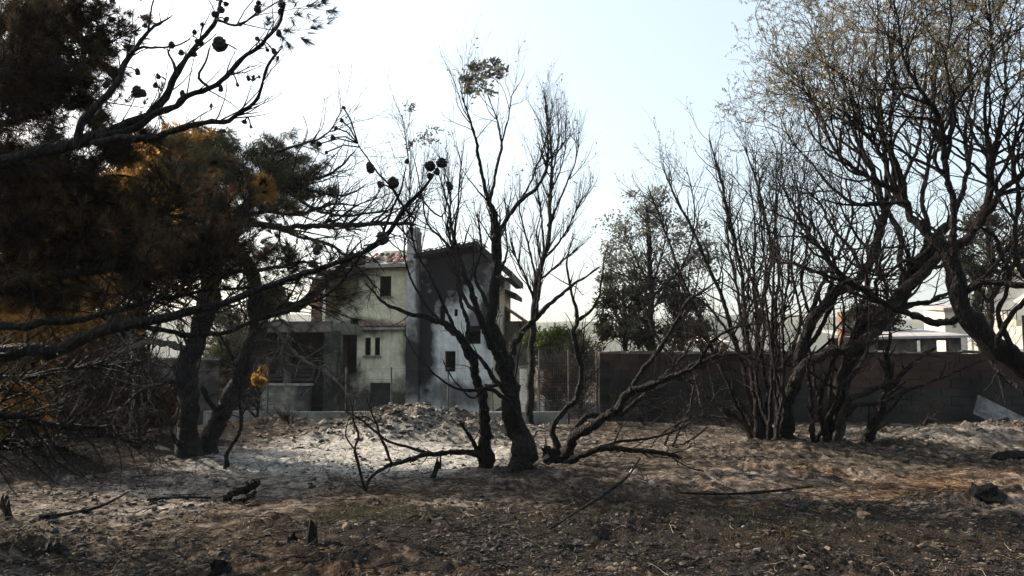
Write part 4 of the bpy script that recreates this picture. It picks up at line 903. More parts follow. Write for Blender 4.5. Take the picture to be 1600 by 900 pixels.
# near tree whose leaning trunk comes in from the right edge
t = Tree('leaning_reddish_tree', 'dark reddish tree leaning in from the right edge and forking widely', 'tree', 1745, 745)
t.limb([(1745, 760, 60), (1720, 700, 50), (1680, 630, 42), (1640, 595, 36), (1600, 572, 33), (1560, 552, 32), (1530, 522, 31), (1512, 485, 28), (1498, 450, 26), (1486, 415, 25), (1476, 392, 20), (1462, 376, 17), (1450, 364, 14)], C, 'trunk', bury=True, rough=.09)
st = [
 ([(1482, 398, 18), (1460, 378, 17), (1438, 352, 16), (1418, 322, 14), (1400, 300, 12), (1370, 285, 9), (1335, 262, 8), (1305, 235, 6), (1288, 200, 4), (1268, 150, 2.5), (1240, 110, 1.5)], 0, 1.0),
 ([(1484, 396, 18), (1510, 375, 17), (1530, 350, 15), (1546, 305, 12), (1545, 250, 9), (1538, 156, 6), (1550, 80, 4), (1545, 0, 3)], 0, .4),
 ([(1488, 396, 15), (1490, 350, 12), (1487, 311, 11), (1478, 262, 10), (1474, 205, 9), (1460, 170, 7), (1438, 142, 7), (1412, 95, 5), (1405, 40, 3), (1392, -20, 2)], -.1, -.5),
 ([(1530, 352, 13), (1552, 320, 12), (1574, 292, 11), (1600, 272, 10), (1640, 240, 8), (1680, 170, 5)], 0, -.6),
 ([(1418, 322, 9), (1412, 280, 8), (1396, 240, 6), (1392, 180, 5), (1400, 120, 4), (1388, 50, 2.5), (1395, -20, 2)], .3, .9),
 ([(1478, 262, 8), (1484, 213, 7), (1484, 150, 6), (1478, 100, 4), (1486, 30, 3), (1480, -40, 2)], -.3, .2),
 ([(1512, 485, 13), (1490, 500, 13), (1458, 503, 13), (1425, 492, 12), (1390, 478, 12), (1350, 455, 12), (1312, 428, 11), (1290, 400, 8), (1268, 370, 6), (1240, 330, 4), (1222, 290, 2)], 0, .6),
 ([(1500, 462, 11), (1522, 446, 12), (1560, 440, 12), (1600, 448, 11), (1650, 440, 8)], 0, -.8),
 ([(1600, 573, 14), (1570, 520, 10), (1560, 488, 8), (1578, 440, 8), (1566, 400, 8), (1556, 370, 7), (1528, 352, 5)], -.2, -.4),
 ([(1540, 545, 12), (1560, 580, 10), (1590, 605, 9), (1640, 640, 8)], -.2, -1),
 ([(1600, 430, 9), (1588, 400, 9), (1586, 350, 8), (1592, 300, 6), (1584, 240, 5), (1594, 160, 3)], -.3, -.3),
 ([(1500, 455, 8), (1540, 430, 6), (1580, 380, 5), (1610, 350, 4)], .2, .8),
 ([(1545, 250, 7), (1562, 200, 6), (1572, 130, 5), (1568, 60, 3), (1590, 0, 2)], .2, .8),
 ([(1460, 378, 8), (1440, 400, 7), (1410, 410, 6), (1380, 430, 5), (1345, 420, 4), (1318, 395, 3), (1300, 350, 1.5)], 0, .9),
 ([(1546, 305, 8), (1575, 250, 6), (1600, 190, 5), (1630, 110, 3)], .1, -.5),
 ([(1400, 300, 7), (1375, 240, 6), (1352, 210, 5), (1325, 190, 4), (1300, 180, 2.5), (1270, 150, 1.5)], .4, 1.2),
 ([(1556, 548, 10), (1575, 500, 9), (1600, 470, 8), (1640, 430, 6)], -.5, -1),
]
for L, a_, b_ in st: t.limb([(q[0], q[1], q[2] * .86) for q in L], RB, 'branch', dy=a_, dy1=b_, rough=.09)
P, Rr = t.arr(); up = (P[:, -1, 2] > 3.9); crown(t, P[up], Rr[up], 320, 1700, 6500, 40000, 4.9, .046)
a = grow(P, Rr, 80, (.4, 1.2), (30, 70), .05, .2, 6, .45, .018, .004, .2); t.twigs([a, grow(a[0], a[1], 200, (.2, .6), (30, 60), 0, .2, 4)], M['twig'])

# ------------------------------------------------------------------ left: forked pine
PB = M['pinebark']
t = Tree('forked_pine', 'scorched pine with two heavy trunks rising from one base on the left', 'tree', 305, 716)
st = [
 ([(300, 720, 42), (296, 680, 34), (293, 640, 31), (294, 590, 30), (302, 540, 29), (322, 490, 32), (332, 440, 28), (345, 390, 24), (372, 340, 20), (400, 300, 14), (420, 265, 8), (430, 235, 4)], 0, -.3, 'trunk'),
 ([(326, 716, 30), (338, 680, 27), (350, 645, 27), (366, 605, 30), (384, 565, 28), (397, 525, 27), (404, 490, 25), (398, 450, 22), (385, 410, 20), (360, 370, 14), (330, 320, 9), (300, 270, 6), (280, 220, 3)], .4, .2, 'trunk'),
 ([(402, 492, 20), (440, 484, 18), (470, 474, 15), (500, 452, 12), (520, 432, 9), (545, 405, 9), (552, 395, 6)], .3, -.5, 'branch'),
 ([(372, 345, 14), (400, 350, 11), (450, 356, 9), (490, 352, 8), (540, 352, 8), (600, 348, 7), (650, 350, 4)], -.3, -1.6, 'branch'),
 ([(420, 300, 8), (460, 292, 6), (500, 300, 5), (540, 305, 3), (570, 290, 1.5)], -.3, -1.2, 'branch'),
 ([(400, 300, 8), (450, 280, 6), (500, 276, 5), (530, 262, 4), (555, 235, 2)], -.3, -.8, 'branch'),
 ([(450, 300, 5), (500, 330, 5), (545, 337, 4), (600, 330, 3), (650, 322, 1.5)], -.6, -1.4, 'branch'),
 ([(430, 356, 6), (470, 370, 5), (520, 385, 5), (560, 420, 4), (590, 450, 3)], -.5, -1.0, 'branch'),
 ([(380, 340, 8), (420, 330, 6), (470, 335, 5), (520, 318, 4), (560, 322, 2)], 0, .8, 'branch'),
 ([(430, 240, 5), (470, 225, 4), (510, 210, 3), (536, 170, 1.5)], -.3, -.5, 'branch'),
 ([(340, 390, 9), (300, 350, 7), (260, 330, 5), (220, 300, 3)], 0, -.8, 'branch'),
 ([(300, 550, 12), (270, 540, 11), (235, 532, 8), (200, 545, 7), (160, 560, 5), (110, 575, 3)], -.1, -.8, 'branch'),
 ([(290, 600, 9), (265, 596, 8), (232, 605, 7), (205, 625, 5), (180, 650, 3)], -.2, -.8, 'branch'),
 ([(318, 610, 9), (330, 632, 8), (345, 650, 7)], .1, .3, 'branch'),
 ([(345, 650, 8), (365, 630, 6), (385, 618, 4)], .1, -.1, 'branch'),
 ([(285, 700, 9), (270, 680, 7), (258, 650, 4)], -.2, -.5, 'branch'),
 ([(330, 440, 9), (370, 425, 7), (430, 420, 6), (480, 410, 4), (520, 430, 2)], -.3, -1.2, 'branch'),
 ([(325, 480, 8), (290, 455, 6), (240, 440, 5), (190, 450, 3)], -.3, -1.0, 'branch'),
 ([(400, 500, 7), (430, 515, 6), (455, 545, 6), (480, 565, 5), (520, 590, 4), (545, 620, 2)], .2, -.7, 'branch'),
 ([(410, 510, 5), (440, 500, 4), (450, 520, 3), (435, 560, 2)], .2, -.3, 'branch'),
]
for L, a_, b_, nm in st: t.limb(L, M['ashwood'] if L[0] in ((400, 500, 7), (410, 510, 5), (300, 550, 12)) else PB if not (L[0][0] in (402, 400, 410) and nm == 'branch') else M['charlight'], nm, dy=a_, dy1=b_, bury=L[0][1] > 714, rough=.06)
sel = [i for i, L in enumerate(st) if L[0][0] in ((400, 500, 7), (410, 510, 5), (300, 550, 12), (290, 600, 9))]; Pa, Ra = t.arr(); a = grow(Pa[sel], Ra[sel], 70, (.3, 1.0), (25, 70), -.02, .24, 7, .6, .014, .005, .2); t.twigs([a, grow(a[0], a[1], 190, (.15, .4), (30, 65), 0, .24, 5, .6, .008, .004)], M['ashwood'])
P, Rr = t.arr(); hi = P[:, -1, 2] > 3.4
a = grow(P[hi], Rr[hi], 230, (.5, 1.5), (25, 65), .05, .16, 7, .5, .022, .005, .2); b = grow(a[0], a[1], 1300, (.25, .8), (25, 60), .05, .2, 5, .6, .009, .003)
lo = ~hi; al = grow(P[lo], Rr[lo], 110, (.4, 1.2), (25, 70), -.03, .2, 7, .5, .016, .004, .2); bl = grow(al[0], al[1], 420, (.2, .6), (25, 60), 0, .22, 5, .6, .007, .003)
t.twigs([a, b], M['twig']); t.twigs([al, bl], M['charlight'])
def crownN(spots, Y, s):
    pos = []
    for px, py, rx, ry, dd, n in spots:
        c = at(px, py, Y + dd); k = max(3, n // 30); cc = c + rng.normal(0, .45, (k, 3)) * np.array((rx, rx * .8, ry)) * s
        i = rng.integers(0, k, n); pos.append(cc[i] + rng.normal(0, .13, (n, 3)) * np.array((rx, rx, ry)) * s)
    return np.vstack(pos)
s = t.Y / F
pg = crownN([(400, 235, 60, 28, 0, 420), (300, 225, 70, 26, .2, 420), (240, 240, 50, 30, .3, 260), (330, 260, 60, 40, -.3, 420), (460, 285, 60, 28, -.4, 520), (420, 320, 40, 30, 0, 300), (500, 300, 26, 14, -.6, 160), (440, 250, 50, 22, .5, 260), (360, 260, 50, 40, -.5, 420), (430, 400, 50, 30, .4, 240), (480, 230, 22, 14, 0, 60), (400, 440, 50, 30, 0, 220), (430, 470, 50, 24, .6, 160), (540, 470, 40, 40, .8, 260), (330, 420, 50, 40, -.6, 260)], t.Y, s)
pg = np.vstack([pg, crownN([(380, 300, 90, 60, .2, 1500), (300, 390, 80, 50, .5, 1100), (430, 270, 60, 40, .3, 800), (250, 430, 60, 36, .3, 350)], t.Y, s)])
V, q = needles(pg, nrm(rng.normal(0, 1, pg.shape) + (.6, 0, .2)), 11, .15, .008, .5); t.foliage(V, None, q, M['greygreen'])
pg = crownN([(300, 235, 60, 26, .3, 200), (330, 300, 50, 60, .3, 620), (285, 340, 55, 50, .6, 620), (350, 350, 40, 30, .5, 320), (415, 300, 18, 28, -.8, 160), (270, 400, 60, 35, .6, 420), (230, 250, 55, 40, .6, 380)], t.Y, s)
pg = np.vstack([pg, crownN([(280, 290, 80, 66, .6, 1500), (330, 350, 50, 50, .9, 800), (210, 390, 60, 50, .9, 700)], t.Y, s)])
V, q = needles(pg, nrm(rng.normal(0, 1, pg.shape) + (.2, 0, .2)), 11, .15, .008, .5); t.foliage(V, None, q, M['gold'])

# dark thin sapling right of the pine
t = Tree('burnt_sapling', 'thin crooked black sapling standing right of the forked pine', 'tree', 356, 727)
t.limb([(355, 729, 9), (358, 705, 6), (374, 678, 6), (376, 650, 6), (373, 625, 6), (378, 590, 5.5), (386, 565, 5), (388, 540, 5), (402, 515, 4), (424, 492, 3), (448, 470, 1.5)], M['char'], 'trunk', bury=True)
for L in ([(374, 620, 3), (366, 605, 2.5), (356, 600, 1.5)], [(378, 590, 3), (392, 570, 2)], [(376, 652, 3), (384, 640, 2)]): t.limb(L, M['char'])

# ------------------------------------------------------------------ near pine: trunk outside the left edge, limbs and cones in view
t = Tree('charred_pine', 'near charred pine reaching in from the left edge with black cones', 'tree', -420, 900, 6.6)
NB = M['char']
t.limb([(-430, 905, 90), (-410, 700, 80), (-390, 500, 74), (-360, 300, 66), (-330, 100, 56), (-300, -100, 44), (-280, -300, 30)], NB, 'trunk', bury=True)
st = [
 ([(-385, 520, 34), (-200, 560, 30), (-60, 562, 27), (0, 555, 25), (50, 549, 22), (95, 541, 20), (158, 517, 18), (210, 506, 16), (267, 498, 14), (330, 480, 12), (382, 460, 11), (430, 446, 10), (478, 425, 9), (520, 410, 8), (556, 402, 8), (593, 378, 8), (629, 330, 7), (660, 296, 5), (680, 272, 4)], 0, -.6),
 ([(210, 506, 9), (270, 520, 8), (340, 522, 7), (400, 500, 6), (460, 480, 5), (510, 462, 5), (556, 410, 4), (580, 380, 3)], -.2, -.6),
 ([(593, 378, 4), (612, 330, 4), (628, 295, 3), (636, 260, 2)], -.6, -.7),
 ([(655, 305, 3), (690, 340, 3), (700, 300, 2), (702, 285, 2)], -.6, -.7),
 ([(560, 225, 2), (590, 270, 3), (614, 296, 4), (632, 325, 4), (650, 345, 3)], -.4, -.6),
 ([(-345, 250, 40), (-200, 262, 32), (-60, 258, 26), (40, 246, 22), (100, 232, 20), (150, 218, 18), (190, 200, 14), (231, 178, 12), (258, 148, 11), (276, 116, 10), (300, 82, 8), (329, 44, 7), (340, 20, 5), (350, -10, 4)], 0, .6),
 ([(160, 214, 13), (210, 200, 12), (240, 182, 11), (267, 166, 11), (300, 148, 9), (329, 138, 9), (352, 118, 8), (378, 93, 7), (410, 68, 6), (436, 36, 5), (446, 5, 3)], .2, 0),
 ([(150, 222, 14), (200, 216, 12), (249, 209, 11), (307, 193, 9), (351, 191, 8), (378, 176, 6), (400, 156, 5), (412, 125, 4), (420, 98, 4), (440, 75, 2.5)], 0, -.5),
 ([(120, 225, 12), (135, 180, 12), (169, 151, 11), (184, 125, 9), (196, 98, 8), (214, 72, 7), (231, 49, 5), (250, 36, 4), (270, 24, 2)], 0, .5),
 ([(231, 49, 4), (236, 25, 3), (242, -5, 2)], .3, .3),
 ([(180, 130, 6), (210, 78, 5), (240, 75, 4), (275, 70, 3), (300, 60, 2)], .2, .4),
 ([(276, 116, 5), (268, 95, 4), (262, 75, 2)], .3, .4),
 ([(329, 138, 5), (310, 120, 4), (322, 95, 3), (330, 70, 2)], .1, .2),
 ([(340, 30, 5), (370, 40, 4), (395, 25, 3), (410, 5, 2)], .4, .2),
 ([(-340, 200, 30), (-200, 180, 24), (-60, 150, 20), (20, 110, 16), (70, 60, 12), (110, 10, 8), (130, -60, 5)], .3, 1.2),
 ([(-360, 330, 30), (-200, 350, 24), (-60, 352, 20), (40, 340, 15), (110, 330, 12), (180, 345, 9), (260, 335, 7), (330, 350, 4)], .5, 1.0),
 ([(-370, 420, 30), (-200, 440, 26), (-60, 450, 22), (30, 446, 17), (100, 430, 14), (170, 420, 10), (250, 430, 8), (320, 420, 5), (400, 390, 3)], .4, .6),
 ([(-20, 510, 14), (40, 508, 12), (100, 505, 11), (170, 488, 9), (240, 470, 7), (320, 455, 5), (400, 450, 4), (470, 440, 2)], -.2, .2),
 ([(-380, 640, 24), (-200, 655, 18), (-40, 648, 12), (40, 655, 9), (100, 668, 8), (150, 668, 6), (200, 690, 4), (250, 690, 2)], .3, 1.2),
 ([(-100, 440, 14), (0, 405, 11), (60, 400, 9), (130, 385, 8), (190, 395, 6), (230, 420, 3)], .6, 1.2),
 ([(-380, 600, 26), (-180, 600, 18), (-40, 596, 12), (40, 590, 9), (110, 575, 7), (180, 570, 5), (240, 560, 2)], .8, 2.2),
 ([(-380, 700, 26), (-180, 720, 16), (-40, 700, 10), (30, 690, 8), (90, 700, 6), (140, 716, 3)], .9, 2.0),
 ([(-100, 120, 16), (-20, 60, 12), (40, 20, 10), (90, -20, 6)], .8, 1.4),
 ([(-60, 200, 14), (20, 190, 10), (80, 160, 8), (130, 110, 5), (160, 60, 2)], .9, 1.4),
 ([(-60, 330, 12), (0, 290, 10), (50, 280, 9), (110, 290, 7), (180, 275, 5), (240, 285, 3)], .8, 1.4),
]
for L, a_, b_ in st: t.limb(L, NB, 'branch', dy=a_, dy1=b_)
P, Rr = t.arr(); P = P[1:]; Rr = Rr[1:]
# keep growth where the photo is dense: everything but the long cone limb and the open fan
dense = np.array([i for i in range(len(P)) if i in (13, 14, 15, 16, 18, 19, 17, 20, 21, 22, 23)]); fan = np.array([5, 6, 7, 8, 10]); 
a = grow(P[dense], Rr[dense], 520, (.35, 1.1), (25, 65), .02, .17, 6, .5, .014, .003, .35); b = grow(a[0], a[1], 3000, (.15, .5), (25, 60), 0, .2, 5, .6, .006, .002)
f1 = grow(P[fan], Rr[fan], 60, (.25, .7), (20, 50), .08, .12, 6, .5, .008, .0025, .35); f2 = grow(f1[0], f1[1], 90, (.12, .35), (25, 55), .05, .15, 5, .6, .005, .002)
g1 = grow(P[:3], Rr[:3], 90, (.2, .7), (25, 60), 0, .16, 6, .4, .008, .0025, .25); g2 = grow(g1[0], g1[1], 140, (.1, .3), (25, 55), 0, .2, 4, .6, .005, .002)
t.twigs([a, b, f1, f2, g1, g2], NB)
s = t.Y / F
pg = crownN([(20, 40, 90, 60, 1, 700), (110, 60, 60, 50, 1, 260), (30, 150, 90, 60, 1, 900), (110, 130, 50, 40, .8, 260), (20, 260, 100, 60, .8, 1100), (100, 290, 60, 50, .8, 700), (170, 330, 50, 45, 1, 200), (40, 380, 90, 40, .9, 500), (150, 400, 80, 40, .9, 420), (220, 290, 50, 40, 1, 60), (90, 460, 80, 20, .6, 220), (250, 430, 60, 26, .6, 160), (-100, 200, 100, 200, .5, 1200)], t.Y, s)
pg = np.vstack([pg, crownN([(40, 120, 110, 110, 1.0, 1700), (170, 240, 60, 30, 1.0, 420), (240, 215, 50, 24, .9, 160), (150, 190, 40, 30, 1, 220), (60, 300, 110, 90, 1.0, 3600), (120, 320, 60, 60, 1.1, 900), (40, 440, 90, 60, .9, 900), (140, 60, 40, 36, 1, 180), (165, 105, 30, 30, 1, 130), (130, 160, 30, 30, 1, 130)], t.Y, s)])
V, q = needles(pg, nrm(rng.normal(0, 1, pg.shape) + (.5, 0, -.1)), 9, .13, .006, .45); t.foliage(V, None, q, M['darkneedle'])
tp, td = along(b[0], 8000, .3); kk = (tp[:, 2] > 2.15 + .5 * rng.random(len(tp))); tp, td = tp[kk], td[kk]; V, q = needles(tp, td, 14, .11, .006, .38); t.foliage(V, None, q, M['darkneedle'])
tp, td = along(b[0], 1500, .3); kk = (tp[:, 2] > 2.0 + .5 * rng.random(len(tp))) & (tp[:, 0] < -2.6); tp, td = tp[kk], td[kk]; V, q = needles(tp, td, 14, .11, .006, .38); t.foliage(V, None, q, M['rust'])
pg = crownN([(30, 470, 70, 26, 1.2, 260), (20, 610, 50, 26, 1.6, 200), (40, 430, 60, 26, .9, 120), (250, 330, 50, 40, 1.4, 90), (190, 300, 60, 50, 1.5, 110)], t.Y, s)
V, q = needles(pg, nrm(rng.normal(0, 1, pg.shape) + (.3, 0, -.2)), 11, .12, .006, .5); t.foliage(V, None, q, M['gold'])
pg = crownN([(60, 20, 60, 30, 1.4, 260), (70, 130, 60, 40, 1.4, 220), (20, 100, 60, 60, 1.5, 200)], t.Y, s)
V, q = needles(pg, nrm(rng.normal(0, 1, pg.shape) + (.5, 0, 0)), 14, .10, .005, .7); t.foliage(V, None, q, M['rust'])
def cone_mesh(seed):
    r_ = np.random.default_rng(seed); nu, nv = 12, 11; V = [(0, 0, -.5)]
    for j in range(1, nv):
        v = math.pi * j / nv; rad = (.42 + .10 * math.cos(v)) * math.sin(v) ** .8 * (1 + .16 * (-1) ** j)
        for i in range(nu): a_ = 2 * math.pi * (i + .5 * (j % 2)) / nu; k = 1 + .10 * r_.normal(); V.append((rad * k * math.cos(a_), rad * k * math.sin(a_), -.5 * math.cos(v)))
    V.append((0, 0, .5)); q = [(1 + (j - 1) * nu + i, 1 + (j - 1) * nu + (i + 1) % nu, 1 + j * nu + (i + 1) % nu, 1 + j * nu + i) for j in range(1, nv - 1) for i in range(nu)]
    tr = [(0, 1 + (i + 1) % nu, 1 + i) for i in range(nu)] + [(len(V) - 1, 1 + (nv - 2) * nu + i, 1 + (nv - 2) * nu + (i + 1) % nu) for i in range(nu)]
    o = mk('cone', V, q, tr, M['cone']); me = o.data; bpy.data.objects.remove(o); return me
cmesh = [cone_mesh(i) for i in range(3)]
cones = [(597, 372, 20, 22, -.66), (614, 285, 18, 18, -.66), (594, 288, 10, 12, -.6), (672, 259, 15, 17, -.62), (690, 254, 18, 16, -.62), (672, 275, 10, 11, -.62), (683, 268, 9, 13, -.62), (702, 290, 11, 17, -.7), (636, 252, 8, 9, -.7), (578, 262, 12, 20, -.45), (495, 390, 12, 18, -.5),
 (320, 365, 34, 30, .4), (340, 318, 24, 24, .4), (343, 68, 22, 24, .1), (215, 143, 18, 20, .3), (223, 145, 12, 12, .3), (488, 412, 14, 12, -.5), (402, 60, 6, 8, .1), (436, 52, 8, 14, 0), (428, 80, 8, 14, 0), (440, 6, 12, 14, 0), (438, 18, 8, 12, 0), (402, 14, 12, 14, .2), (404, 4, 8, 8, .2),
 (345, 15, 12, 12, .5), (335, 22, 10, 10, .5), (354, 30, 8, 10, .5), (353, 6, 8, 8, .5), (268, 70, 10, 12, .2), (283, 82, 9, 10, .2), (304, 50, 7, 9, .3), (316, 38, 6, 8, .4), (312, 66, 14, 10, .4), (302, 84, 12, 9, .4), (285, 146, 9, 12, .2), (247, 119, 7, 10, .2), (243, 133, 8, 10, .2), (180, 83, 7, 12, .4), (227, 40, 6, 8, .4), (213, 53, 5, 7, .4), (375, 38, 6, 7, .3), (345, 138, 8, 12, .1), (371, 132, 5, 8, .1), (388, 122, 6, 10, -.3), (396, 120, 5, 7, -.3), (405, 120, 4, 6, -.3), (418, 78, 6, 6, 0), (195, 190, 6, 8, 0), (165, 133, 9, 10, .3), (215, 112, 8, 12, .3), (330, 165, 5, 8, 0), (382, 190, 8, 7, -.3), (392, 198, 5, 6, -.3), (300, 195, 6, 7, 0), (350, 205, 6, 7, -.2),
 (160, 80, 12, 12, .9), (135, 60, 12, 10, .9), (175, 30, 10, 8, .9), (90, 95, 20, 18, .9), (60, 130, 18, 16, 1), (110, 165, 18, 14, .9), (80, 205, 16, 14, .8), (132, 105, 12, 16, .9), (45, 60, 22, 18, .9), (20, 175, 18, 18, .9), (260, 345, 18, 16, .6), (235, 405, 16, 14, .6), (290, 440, 16, 14, .5), (180, 365, 18, 16, .8), (130, 350, 16, 14, .8), (350, 430, 14, 12, .3), (520, 215, 8, 9, -.6), (498, 225, 9, 9, -.6), (510, 238, 6, 6, -.6), (537, 168, 6, 5, -.6), (534, 188, 6, 8, -.6), (525, 200, 6, 7, -.6)]
NP = np.vstack([P.reshape(-1, 3)[np.arange(len(P) * 12)], *[(P[:, :-1] * (1 - f) + P[:, 1:] * f).reshape(-1, 3) for f in (.25, .5, .75)], f1[0].reshape(-1, 3), a[0].reshape(-1, 3), g1[0].reshape(-1, 3)]); STK = []
for i, (x, y, wd, hh, dd) in enumerate(cones):
    Yc = t.Y + dd; p = at(x, y, Yc); k = Yc / F
    c = bpy.data.objects.new('cone', cmesh[i % 3]); COL.objects.link(c); c.parent = t.root; c.location = p - np.array(t.root.location)
    if i > 10 or i in (2, 8, 9):
        qi = NP[np.argmin(((NP - p) ** 2).sum(1))]; mid_ = (qi + p) / 2 + (0, 0, np.linalg.norm(qi - p) * .12); STK.append(np.array([qi, mid_ * .6 + qi * .4, mid_, p]))
    c.scale = (wd * k * 1.15, wd * k * 1.15, hh * k); c.rotation_euler = (random.gauss(0, .3), random.gauss(0, .35), random.random() * 6)

S_ = np.array(STK); V, q = tubes(S_, np.full(S_.shape[:2], .006), 5); mk('cone_stalks', V, q, None, NB, t.root, True, kind='stuff')

# ------------------------------------------------------------------ ground litter
def clod_mesh(seed, m):
    r_ = np.random.default_rng(seed); ph = (1 + 5 ** .5) / 2
    V = np.array([(-1, ph, 0), (1, ph, 0), (-1, -ph, 0), (1, -ph, 0), (0, -1, ph), (0, 1, ph), (0, -1, -ph), (0, 1, -ph), (ph, 0, -1), (ph, 0, 1), (-ph, 0, -1), (-ph, 0, 1)]) / 1.9
    Fc = np.array([(0, 11, 5), (0, 5, 1), (0, 1, 7), (0, 7, 10), (0, 10, 11), (1, 5, 9), (5, 11, 4), (11, 10, 2), (10, 7, 6), (7, 1, 8), (3, 9, 4), (3, 4, 2), (3, 2, 6), (3, 6, 8), (3, 8, 9), (4, 9, 5), (2, 4, 11), (6, 2, 10), (8, 6, 7), (9, 8, 1)])
    return (V + r_.normal(0, .27, V.shape)) * np.array((1.15, .8, 1)), Fc
def scatter(name, n, m, smin, smax, region, flat=.6, dens=None):
    xs = []; x0, x1, y0, y1 = region; N_ = n * 4
    # even in solid angle: more near the camera
    y = y0 * (y1 / y0) ** rng.random(N_); x = rng.uniform(-.72, .72, N_) * y; k = (x > x0) & (x < x1); x, y = x[k], y[k]
    c = fbm(x * .7 + 11, y * .7, 3); kk = rng.random(len(x)) < sm(.33, .6, c) if dens is None else dens(x, y); x, y = x[kk][:n], y[kk][:n]; n = len(x)
    V0 = [clod_mesh(i, None)[0] for i in range(6)]; Fc = clod_mesh(0, None)[1]
    s = smin * (smax / smin) ** (rng.random(n) ** 2.2); a = rng.random(n) * 6.28; idx = rng.integers(0, 6, n)
    B0 = np.array(V0)[idx] * s[:, None, None] * np.array((1, 1, flat)) * rng.uniform(.6, 1.3, (n, 1, 3))
    ca, sa = np.cos(a)[:, None], np.sin(a)[:, None]; X = B0[..., 0] * ca - B0[..., 1] * sa; Y = B0[..., 0] * sa + B0[..., 1] * ca
    V = np.stack([X + x[:, None], Y + y[:, None], B0[..., 2] + (gh(x, y) + s * flat * .25)[:, None]], -1).reshape(-1, 3)
    o = mk(name, V, None, (Fc[None] + (np.arange(n) * 12)[:, None, None]).reshape(-1, 3), m); tag(o, kind='stuff'); return o
scatter('earth_clods', 9000, M['clod'], .006, .04, (-20, 20, 5.5, 21))
scatter('ash_pebbles', 350, M['stone'], .006, .028, (-20, 20, 5.5, 22))
scatter('cinders', 9000, M['burnt'], .008, .05, (-20, 20, 5.5, 22))
scatter('rubble', 260, M['ashclod'], .05, .15, (-6, 2.5, 16.8, 20), .75, dens=lambda x, y: rng.random(len(x)) < np.exp(-((x + 2.2) / 1.9) ** 2 - ((y - 18.5) / .9) ** 2))
scatter('rubble', 900, M['burnt'], .03, .10, (-6, 2.5, 16.8, 20), .7, dens=lambda x, y: rng.random(len(x)) < np.exp(-((x + 2.2) / 2.4) ** 2 - ((y - 18.4) / 1.2) ** 2))
scatter('rubble', 3000, M['ashclod'], .015, .09, (-6, 2.5, 16.8, 20), .7, dens=lambda x, y: rng.random(len(x)) < np.exp(-((x + 2.2) / 2.4) ** 2 - ((y - 18.4) / 1.2) ** 2))
scatter('rubble', 900, M['clod'], .02, .09, (6, 20, 15.5, 21), .6)
def sticks(name, n, m, L, r, y0=5.6, y1=20):
    y = y0 * (y1 / y0) ** rng.random(n); x = rng.uniform(-.7, .7, n) * y; a = rng.random(n) * 6.28; Ln = rng.uniform(*L, n); k = 5
    P = np.zeros((n, k, 3)); bend = rng.normal(0, .5, n)
    for j in range(k):
        t_ = j / (k - 1) - .5; P[:, j, 0] = x + np.cos(a + bend * t_) * Ln * t_; P[:, j, 1] = y + np.sin(a + bend * t_) * Ln * t_
    P[:, :, 2] = gh(P[:, :, 0], P[:, :, 1]) + .012 + rng.uniform(0, .03, (n, 1)) + np.abs(rng.normal(0, .02, (n, 1))) * np.linspace(0, 2, k)
    V, q = tubes(P, np.repeat(rng.uniform(r[0], r[1], n)[:, None], k, 1) * np.linspace(1, .4, k), 4); o = mk(name, V, q, None, m); tag(o, kind='stuff')
sticks('twig_litter', 2600, M['char'], (.08, .5), (.002, .007)); sticks('twig_litter', 350, M['charlight'], (.08, .45), (.002, .006)); sticks('straw_litter', 260, M['straw'], (.06, .25), (.0015, .003), 5.6, 12)
def grassp(name, spots, n, m, h):
    x = []; y = []
    for cx, cy, rx, ry in spots: x.append(rng.normal(cx, rx, n)); y.append(rng.normal(cy, ry, n))
    x = np.concatenate(x); y = np.concatenate(y); p = np.stack([x, y, gh(x, y)], 1)
    V, q = needles(p, np.tile((0, 0, 1.), (len(p), 1)), 1, h, .006, .5); o = mk(name, V, None, q, m); tag(o, kind='stuff')
grassp('burnt_grass', [(-1.6, 9.6, .45, .25), (-1.1, 9.4, .4, .2), (-1.9, 9.3, .3, .2), (2.2, 9.6, .7, .3), (3.2, 9.0, .7, .3), (5, 10.4, .9, .35), (-10.5, 13, 1.5, 1)], 420, M['greygreen'], .10)
grassp('burnt_grass', [(4, 8.2, 1.0, .4), (.6, 9.5, .5, .4), (2.7, 8.4, .8, .3)], 300, M['rust'], .09)

def lying(name, label, cat, pts, m, group=None, lift=.03, sides=9):
    """piece of wood lying on the ground; pts (px, py, width px, lift m)"""
    W = []; Rd = []
    for q in pts:
        Y = CAMZ * F / (q[1] - 560); p = at(q[0], q[1], Y)
        for _ in range(3):
            g = ground(p[0], p[1]); Y = (CAMZ - g - (q[3] if len(q) > 3 else 0)) * F / (q[1] - 560); p = at(q[0], q[1], Y)
        Rd.append(q[2] / 2 / F * Y); W.append(p + (0, 0, 0))
    W = np.array(W); C_ = catmull(W, 5); Rc = np.interp(np.linspace(0, 1, len(C_)), np.linspace(0, 1, len(Rd)), Rd)
    V, (q4, q3) = tubes(C_[None], (Rc * (1 + .12 * rng.normal(0, 1, len(C_))))[None], sides, caps=True, rough=.14)
    b = W[0]; o = mk(name, V, q4, q3, m, loc=b); tag(o, label, cat, group); return o
LG = 'burnt pieces of wood lying on the ground'
o = lying('burnt_log', 'thick charred log propped at an angle left of centre foreground', 'log', [(346, 779, 14, .03), (362, 773, 20, .06), (382, 764, 18, .14), (396, 757, 15, .2), (403, 753, 9, .22)], M['char'], LG)
lying('burnt_log', 'short charred chunk bracing the propped log from below', 'log', [(366, 780, 9, .02), (384, 778, 10, .05), (398, 768, 9, .12)], M['char'], LG)
lying('burnt_branch', 'long thin black branch pointing right in left foreground', 'branch', [(60, 808, 8), (110, 802, 6), (150, 793, 5), (180, 780, 4, .04), (201, 768, 3, .08)], M['char'], LG)
